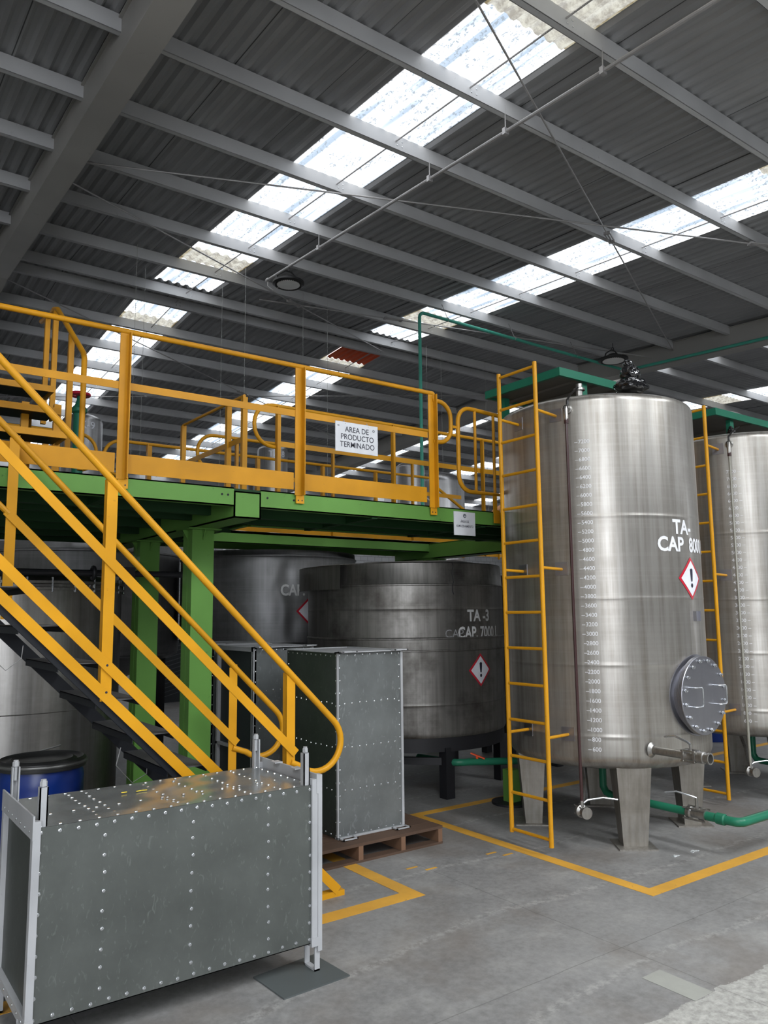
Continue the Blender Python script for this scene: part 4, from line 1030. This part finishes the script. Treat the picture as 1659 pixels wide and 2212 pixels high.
# second rail line (inner side of the front walkway)
def railing(lab, x0, x1, y, zt, posts, loop_l=False, loop_r=False, mid=(3.50,), kick=True, pw=.06, rr=.02):
    t = thing('guard_railing', lab, 'railing', (0, 0, 0), 'yellow mezzanine railings')
    pts = []
    if loop_l: pts += [(x0 + .25, y, zt - .42)] + arc((x0 + .2, y, zt - .22), .2, -PI / 2, -PI, 6) + arc((x0 + .2, y, zt - .2), .2, PI, PI / 2, 6)
    else: pts += [(x0, y, zt)]
    if loop_r: pts += arc((x1 - .2, y, zt - .2), .2, PI / 2, 0, 6) + arc((x1 - .2, y, zt - .22), .2, 0, -PI / 2, 6) + [(x1 - .25, y, zt - .42)]
    else: pts += [(x1, y, zt)]
    mb = MB(M['yellow']); mb.tube(pts, rr, 12); mb.build('top_rail', parent=t)
    for z in mid:
        mb = MB(M['yellow']); mb.box(x0 + (.25 if loop_l else 0), x1 - (.25 if loop_r else 0), y - .003, y + .003, z - .025, z + .03); mb.build('mid_rail', parent=t, smooth=False)
    if kick: mb = MB(M['yellow']); mb.box(x0 + .25, x1, y - .003, y + .003, ZD, ZD + .13); mb.build('kick_plate', parent=t, smooth=False)
    for x in posts:
        mb = MB(M['yellow']); post_bar(mb, x, y - .004, ZD, zt - .01, pw, True, -1); mb.build('post', parent=t, smooth=False)
    return t
railing('second yellow railing with a rounded left end, behind the white sign', 3.37, 7.5, 6.76, 3.915, (3.63, 5.06, 6.4), True, mid=(3.53,), kick=True)
railing('third yellow railing across the far side of the deck opening', 3.46, 7.5, 8.38, 3.93, (3.95, 5.3, 6.6), True, mid=(3.5,), kick=True, pw=.05)
railing('low looking yellow back railing left part, ending in a rounded corner', -3.0, 2.50, 9.0, 3.9, (-1.6, .2, 1.95), False, True, mid=(), kick=False, pw=.07)
railing('rear yellow railing along the back edge of the mezzanine', 2.62, 7.5, 9.12, 3.9, (3.15, 4.6, 5.6, 6.5), True, mid=(), kick=False, pw=.07)
# cross rail running away from the viewer beside the opening
t = thing('guard_railing', 'short yellow railing running away beside the deck opening', 'railing', (0, 0, 0), 'yellow mezzanine railings')
XS = 3.28
mb = MB(M['yellow']); mb.tube([(XS, 6.80, 3.975), (XS, 8.36, 4.0), (XS, 8.38, 3.98), (XS, 8.38, 3.9)], .017, 10); mb.build('top_rail', parent=t)
mb = MB(M['yellow']); mb.box(XS - .003, XS + .003, 6.80, 8.38, 3.52, 3.575); mb.build('mid_rail', parent=t, smooth=False)
for y in (8.36, 7.16, 6.80): mb = MB(M['yellow']); mb.box(XS - .025, XS + .025, y - .025, y + .025, ZD, 3.96 if y < 8 else 3.99); mb.build('post', parent=t, smooth=False)
# railing group at the far right corner behind the gate
railing('small yellow railing seen through the gate bars', 8.6, 13.0, 10.6, 3.6, (9.0, 9.5, 10.4, 11.5), False, mid=(3.2, 2.9), kick=False, pw=.05)
t = thing('stair_handrail', 'slanting yellow handrail seen low through the gate', 'handrail', (0, 0, 0))
mb = MB(M['yellow']); mb.tube([(8.4, 10.0, 3.95), (9.9, 9.7, 2.9)], .025, 10); mb.build('rail', parent=t)
mb = MB(M['yellow']); mb.tube([(9.2, 9.7, 2.8), (10.05, 9.9, 3.9)], .02, 10); mb.build('strut', parent=t)

# upper stair on the mezzanine
US = thing('upper_staircase', 'yellow edged upper steps climbing away at the far left of the deck', 'stairs', (0, 0, 0))
for i, (y, z) in enumerate(((5.65, 3.12), (5.87, 3.34), (6.09, 3.56), (6.31, 3.78), (6.53, 4.0))):
    if i > 2: continue
    x1 = 1.36; mb = MB(M['black']); mb.box(-.2, x1 - .03, y, y + .26, z - .03, z); mb.use(M['yellow2']); mb.box(-.2, x1, y - .02, y, z - .035, z + .012); mb.box(x1 - .02, x1, y, y + .24, z - .035, z + .012); mb.build('tread', parent=US, smooth=False)
mb = MB(M['yellow2']); mb.tube([(1.5, 5.80, 2.9), (1.5, 5.80, 3.74), (1.5, 5.83, 3.79), (1.5, 6.70, 4.42), (1.5, 6.82, 4.46), (1.5, 6.95, 4.45), (1.5, 7.3, 4.5)], .021, 12); mb.build('handrail', parent=US)
for y, z0, z1 in ((6.2, 3.1, 4.05), (6.75, 3.5, 4.43), (7.05, 3.5, 4.46)): mb = MB(M['yellow2']); mb.box(1.48, 1.52, y - .02, y + .02, z0, z1); mb.build('baluster', parent=US, smooth=False)
for x, y in ((.9, 6.15), (1.2, 6.15), (1.36, 5.95), (1.15, 6.0)):
    mb = MB(M['yellow2']); mb.box(x - .025, x + .025, y - .02, y + .02, ZD, 3.4); mb.build('support_post', parent=US, smooth=False)

# ---- signs
def text_sign(lab, x0, x1, y, z0, z1, lines, holes=True):
    t = thing('sign_board', lab, 'sign', ((x0 + x1) / 2, y, (z0 + z1) / 2), None)
    w, h = (x1 - x0) / 2, (z1 - z0) / 2
    mb = MB(M['white']); mb.box(-w, w, -.003, .003, -h, h); mb.build('board', parent=t, smooth=False)
    mb = MB(M['ink'])
    for s, size, dz, dx, bold, sq in lines: wrap_text(mb, s, size, flat_map((dx, -.0045, dz), (1, 0, 0)), bold=bold, squash=sq)
    mb.build('sign_text', parent=t, smooth=False)
    return t
t = text_sign('white sign reading AREA DE PRODUCTO TERMINADO hung on the railing', 3.475, 3.915, YRl - .045, 3.215, 3.475,
              [('AREA DE', .068, .066, .0, .0005, .92), ('PRODUCTO', .068, .0, .005, .0005, .92), ('TERMINADO', .068, -.066, .005, .0005, .92)])
mb = MB(M['ink_grey']); mb.lathe([(.006, 0), (.012, 0), (.012, .001), (.006, .001)], (.175, -.0035, .085), 14, (0, -1, 0)); mb.box(-.20, -.18, -.0045, -.0035, .09, .098); mb.build('emblem', parent=t)
mb = MB(M['cable']); mb.tube([(-.12, -.004, .115), (-.12, .02, .15), (-.12, .045, .12)], .003, 5); mb.tube([(.12, -.004, .115), (.12, .02, .15), (.12, .045, .12)], .003, 5); mb.build('tie_wire', parent=t)
t = text_sign('small white sign reading ÁREA DE ALMACENAMIENTO on the green edge beam', 4.835, 5.105, YM - .006, 2.575, 2.80,
              [('ÁREA DE', .032, .018, .0, .0003, .85), ('ALMACENAMIENTO', .032, -.026, .0, .0003, .76)])
mb = MB(M['ink_grey']); mb.lathe([(0, 0), (.02, 0), (.02, .001), (0, .001)], (0, -.0035, .075), 20, (0, -1, 0)); mb.use(M['sticker']); mb.prism([(-.008, -.0048, .065), (.012, -.0048, .067), (.002, -.0048, .08)], (0, -.0003, 0)); mb.build('emblem', parent=t)

# ================================================================= STAIRCASE
ST = thing('staircase', 'yellow and black steel staircase descending in front of the mezzanine', 'stairs', (0, 0, 0))
YN, YFar = 4.585, 5.40
def slope(x, z_at, x_at): return z_at - (x - x_at) * .985
def sline(xa, xb, x0, z0): return (xa, z0 - (xa - x0) * .985), (xb, z0 - (xb - x0) * .985)
# near stringer: upper and lower yellow chords on black channel
for nm, zoff in (('upper_chord', 0.0), ('lower_chord', -.175)):
    (xa, za), (xb, zb) = sline(-1.5, 2.93, 1.394, 1.552 + zoff)
    if zoff: xb = 2.78; zb = 1.552 + zoff - (xb - 1.394) * .985
    mb = MB(M['yellow']); mb.bar((xa, YN - .012, za), (xb, YN - .012, zb), .006, .058); mb.build(nm, parent=ST, smooth=False)
(xa, za), (xb, zb) = sline(-1.5, 2.70, 1.394, 1.552 - .23)
mb = MB(M['black']); mb.bar((xa, YN + .012, za), (xb, YN + .012, zb), .02, .05); mb.build('near_stringer', parent=ST, smooth=False)
(xa, za), (xb, zb) = sline(-1.5, 2.66, 1.37, 1.395)
mb = MB(M['black']); mb.bar((xa, YFar - .01, za - .03), (xb, YFar - .01, zb - .03), .025, .075); mb.build('far_stringer', parent=ST, smooth=False)
mb = MB(M['yellow']); mb.box(2.55, 2.98, YN - .012, YN + .05, 0, .035); mb.box(2.60, 2.95, YFar - .03, YFar + .03, 0, .035)
mb.build('foot_plate', parent=ST, smooth=False)
for k in range(-3, 9):
    z = .95 + .2128 * k; x1 = 2.0 - .2128 * k
    mb = MB(paint('tread_top', (.07, .07, .072), (.02, .02, .02), .4, .7) if k == -3 else M.get('tread_top', M['black']))
    if k == -3: M['tread_top'] = mb.mats[0]
    mb.box(x1 - .25, x1, YN + .01, YFar - .01, z - .006, z); mb.use(M['black']); mb.box(x1 - .25, x1 - .244, YN + .01, YFar - .01, z - .045, z - .001); mb.box(x1 - .006, x1, YN + .01, YFar - .01, z - .04, z - .001)
    mb.build('tread', parent=ST, smooth=False)
# handrails
def handrail(y, posts, mid_z, top_z, xend, name):
    # top rail: z = top_z at x=1.394
    f = lambda x: top_z - (x - 1.394) * .985
    s_, c_ = math.sin(PI / 4), math.cos(PI / 4)
    R_ = .165; xe = xend - .30; ze = f(xe)
    pts = [(-1.2, y, f(-1.2)), (xe, y, ze)]
    # loop: centre is down-left normal from the slope line
    cx, cz = xe - R_ * s_, ze - R_ * c_
    for k in range(1, 15):
        a = PI / 4 - (PI / 4 + PI * .62) * k / 14; pts.append((cx + R_ * math.cos(a), y, cz + R_ * math.sin(a)))
    return pts, f
NR = 0
for y, px, mz, tz, xend, lab in ((YN - .0, (1.375, 2.572), 2.145, 2.618, 3.06, 'near'), (YFar, (.985, 2.545), 2.085, 2.606, 3.03, 'far')):
    f = lambda x: tz - (x - 1.394) * .985
    R_ = .185; a45 = PI / 4
    xe = 2.905; ze = f(xe)
    cx, cz = xe - R_ * math.sin(a45), ze - R_ * math.cos(a45)
    pts = [(-1.2, y, f(-1.2)), (0.5, y, f(.5)), (xe, y, ze)]
    a_end = -PI * .72
    for k in range(1, 17):
        a = a45 + (a_end - a45) * k / 16; pts.append((cx + R_ * math.cos(a), y, cz + R_ * math.sin(a)))
    pts.append((px[1] + .0, y, cz - R_ * .55))
    mb = MB(M['yellow']); mb.tube(pts, .0215, 14); mb.build('handrail', parent=ST, label='%s round handrail with a rolled end' % lab)
    mb = MB(M['yellow']); xm = px[1] + .035; x_0 = -1.2 if y < 5 else .955; mb.bar((x_0, y - .010, mz + (1.394 - x_0) * .985), (xm, y - .010, mz - (xm - 1.394) * .985), .008, .055); mb.build('mid_rail', parent=ST, smooth=False)
    if y > 5: mb = MB(M['yellow']); mb.tube([(-1.2, y, mz + (1.394 + 1.2) * .985), (.97, y, mz + (1.394 - .97) * .985)], .019, 10); mb.build('mid_rail', parent=ST)
    for x in px:
        zb = 1.552 - .20 - (x - 1.394) * .985 if y < 5 else 1.552 - .12 - (x - 1.394) * .985
        mb = MB(M['yellow']); w = .062; mb.box(x - w / 2, x + w / 2, y - .004, y + .004, zb, f(x) - .01)
        if y < 5: mb.box(x - w / 2, x - w / 2 + .008, y, y + .05, zb, f(x) + .01)
        else: mb.box(x + w / 2 - .008, x + w / 2, y, y + .05, zb, f(x) + .01) ; 
        if y < 5:
            mb.use(M['ink'])
            for dz in (.05, .20): mb.lathe([(.007, 0), (.007, .002), (0, .002)], (x, y - .015, zb + dz), 8, (0, -1, 0))
        mb.build('post', parent=ST, smooth=False)
for p, q in (((.95, YFar - .02, 1.70), (1.03, YFar - .02, 1.62)), ((1.75, YFar - .02, .95), (1.85, YFar - .02, .82))):
    mb = MB(M['cable']); P_, Q_ = V(p), V(q); mb.tube([P_ + V((-.03, -.02, .03)), P_ + V((-.06, -.03, -.08)), P_.lerp(Q_, .5) + V((0, -.03, -.14)), Q_ + V((.05, -.02, -.03)), Q_ + V((.06, 0, .05))], .003, 5)
    mb.build('tie_wire', parent=ST)

# ================================================================= THINGS BEYOND THE RAILINGS
def far_tank(c, r, z0, z1, txt, lab, ang=-100, ts=.16):
    t = thing('round_top_tank', lab, 'tank', (c[0], c[1], z0), 'small steel tanks behind the railings')
    h = z1 - z0; prof = [(0, 0), (r, 0), (r, h - r * .45)] + [(r * math.cos(a), h - r * .45 + r * .45 * math.sin(a)) for a in [k * PI / 14 for k in range(1, 8)]]
    mb = MB(M['steel_tank9']); mb.lathe(prof, (0, 0, 0), 56); mb.build('shell', parent=t)
    if txt:
        mb = MB(M['sticker']); wrap_text(mb, txt, ts, cyl_map((0, 0), r + .004, ang, h - r * .45 - .10), bold=.003); mb.build('tank_lettering', parent=t, smooth=False)
    for k in range(3):
        a = 2 * PI * k / 3; mb = MB(M['steel_dark']); mb.box(r * .8 * math.cos(a) - .03, r * .8 * math.cos(a) + .03, r * .8 * math.sin(a) - .03, r * .8 * math.sin(a) + .03, -z0, 0); mb.build('leg', parent=t, smooth=False)
    return t
far_tank((3.42, 13.18), .32, 2.0, 5.18, 'TK-9', 'dome topped steel tank marked 9 behind the upper steps', -99, .17)
far_tank((6.50, 12.3), .27, 2.0, 4.88, 'TA-8', 'dome topped steel tank marked 8 behind the middle railings', -100, .15)
far_tank((8.58, 10.95), .26, 2.0, 4.56, None, 'pale steel tank right of the rising green pipe, behind the railings')
far_tank((6.05, 12.7), .27, 2.0, 4.45, None, 'dull round vessel just left of the tank marked 8')
far_tank((9.75, 11.5), .47, 2.0, 4.55, None, 'grey cone topped vessel seen between the gate and the railing post')
# green hydrant-like valve with red wheel
def valve_stand(c, lab, s=1.0):
    t = thing('valve_stand', lab, 'valve', c, 'green valves with red wheels')
    mb = MB(M['teal']); mb.tube([(0, 0, -1.2), (0, 0, .0)], .06 * s, 12); mb.lathe([(.06, 0), (.085, .02), (.085, .06), (.05, .1), (.03, .16), (.03, .2)], (0, 0, 0), 16); mb.build('body', parent=t)
    mb = MB(M['red_plastic']); mb.torus((0, 0, .22), .10 * s, .018, n=20); mb.bar((-.1 * s, 0, .22), (.1 * s, 0, .22), .03, .02); mb.bar((0, -.1 * s, .22), (0, .1 * s, .22), .03, .02); mb.build('wheel', parent=t)
valve_stand((2.23, 8.75, 4.06), 'green valve with a red handwheel in front of the tank marked 9')
t = thing('spray_nozzle', 'green and red hose nozzle resting at the railing behind the gate', 'nozzle', (9.55, 9.0, 3.72))
mb = MB(M['teal']); mb.tube([(-.22, 0, .0), (-.05, 0, .08), (.05, 0, .1), (.12, 0, .02), (.16, 0, -.9)], .05, 12); mb.build('body', parent=t)
mb = MB(M['red_plastic']); mb.bar((.08, 0, .13), (.28, 0, .02), .05, .04); mb.build('lever', parent=t)
mb = MB(M['hose_orange']); mb.tube([(9.33, 9.0, 3.72), (9.1, 9.0, 3.66), (8.75, 9.0, 3.45), (8.45, 9.0, 3.1), (8.35, 9.0, 2.9)], .035, 10); tag(mb.build('hose'), 'orange hose curving down from the green nozzle behind the gate', 'hose')
mb = MB(M['hose']); mb.tube([(6.9, 9.2, 3.2), (6.95, 9.1, 3.62), (7.1, 9.0, 3.70), (7.35, 8.9, 3.5), (7.7, 8.8, 3.1), (8.0, 8.8, 2.88)], .014, 8); tag(mb.build('hose'), 'clear hose looping up behind the tall railing post', 'hose')

mb = MB(M['white']); mb.box(6.62, 6.80, 9.06, 9.066, 3.2, 3.55); tag(mb.build('notice_board', smooth=False), 'small white notice on the rear railing, below the big sign', 'sign')

# dark stock behind the tanks
def crate_stack(x, y, n, lab, mat='dark'):
    t = thing('plastic_crate', lab, 'crate', (x, y, 0), 'black plastic crates on the floor')
    mb = MB(M[mat]); mb.box(0, .9, 0, .7, .0, .55 * n)
    for k in range(int(6 * n)):
        z = .06 + k * .09; mb.use(M['greyplastic']); mb.bar((.02, -.012, z), (.88, -.012, z + .22), .01, .012)
    mb.build('body', parent=t, smooth=False)
crate_stack(4.05, 9.6 - .4, 2.2, 'black slatted crate between the two green columns')
crate_stack(5.9, 16.5, 2.4, 'tall black slatted crate by the white block wall')
crate_stack(7.4, 12.0, 3.0, 'dark crate far under the mezzanine right side')
crate_stack(10.0, 9.4, 1.6, 'dark crate on the floor behind the tall tanks')
t = thing('plastic_drum', 'dark blue drum in the shadow below the second tall tank', 'drum', (10.6, 6.6, 0))
mb = MB(M['blue']); mb.lathe([(0, 0), (.28, 0), (.29, .02), (.29, .3), (.3, .32), (.29, .34), (.29, .86), (.25, .9), (0, .9)], (0, 0, 0), 32); mb.build('body', parent=t)

# ================================================================= LIGHT + CAMERA
w = bpy.data.worlds.new('World'); S.world = w; w.use_nodes = True; nt = w.node_tree; nt.nodes.clear()
o_ = nt.nodes.new('ShaderNodeOutputWorld'); bg = nt.nodes.new('ShaderNodeBackground'); bg.inputs[0].default_value = (.90, .94, 1.0, 1); bg.inputs[1].default_value = 6.5
nt.links.new(bg.outputs[0], o_.inputs[0])
def area(name, loc, rot, sx, sy, e, col=(1, 1, 1)):
    l = bpy.data.lights.new(name, 'AREA'); l.shape = 'RECTANGLE'; l.size = sx; l.size_y = sy; l.energy = e; l.color = col
    o = bpy.data.objects.new(name, l); o.location = loc; o.rotation_euler = rot; COL.objects.link(o); return o
for i, (a, b) in enumerate([(-4.7, -3.7), (-.13, .87)] + STRIPS[:2]):     # added fill lamps behind the viewpoint, not all with a skylight above
    area('overhead_fill', ((a + b) / 2, -3.0, zp(-3) + .12), (0, 0, 0), 1.0, 6.0, 560, (.93, .97, 1))

YAW, PITCH, ROLL, F = 0.6300597917950785, 0.12902101858812298, -0.009961902550157139, 1683.27
cam = bpy.data.cameras.new('Camera'); co = bpy.data.objects.new('Camera', cam); COL.objects.link(co)
fw = V((math.sin(YAW) * math.cos(PITCH), math.cos(YAW) * math.cos(PITCH), math.sin(PITCH)))
r = V((math.cos(YAW), -math.sin(YAW), 0)); u = r.cross(fw)
r2 = r * math.cos(ROLL) + u * math.sin(ROLL); u2 = -r * math.sin(ROLL) + u * math.cos(ROLL)
mt = Matrix((r2, u2, -fw)).transposed().to_4x4(); mt.translation = V((0, 0, 1.85)); co.matrix_world = mt
cam.sensor_fit = 'VERTICAL'; cam.sensor_height = 36; cam.lens = F / 2212 * 36; cam.clip_start = .05; cam.clip_end = 200
S.camera = co
S.view_settings.view_transform = 'Standard'; S.view_settings.look = 'None'; S.view_settings.exposure = 0; S.view_settings.gamma = 1
S.cycles.use_denoising = True; S.cycles.max_bounces = 6; S.cycles.diffuse_bounces = 3; S.cycles.glossy_bounces = 3; S.cycles.sample_clamp_indirect = 6
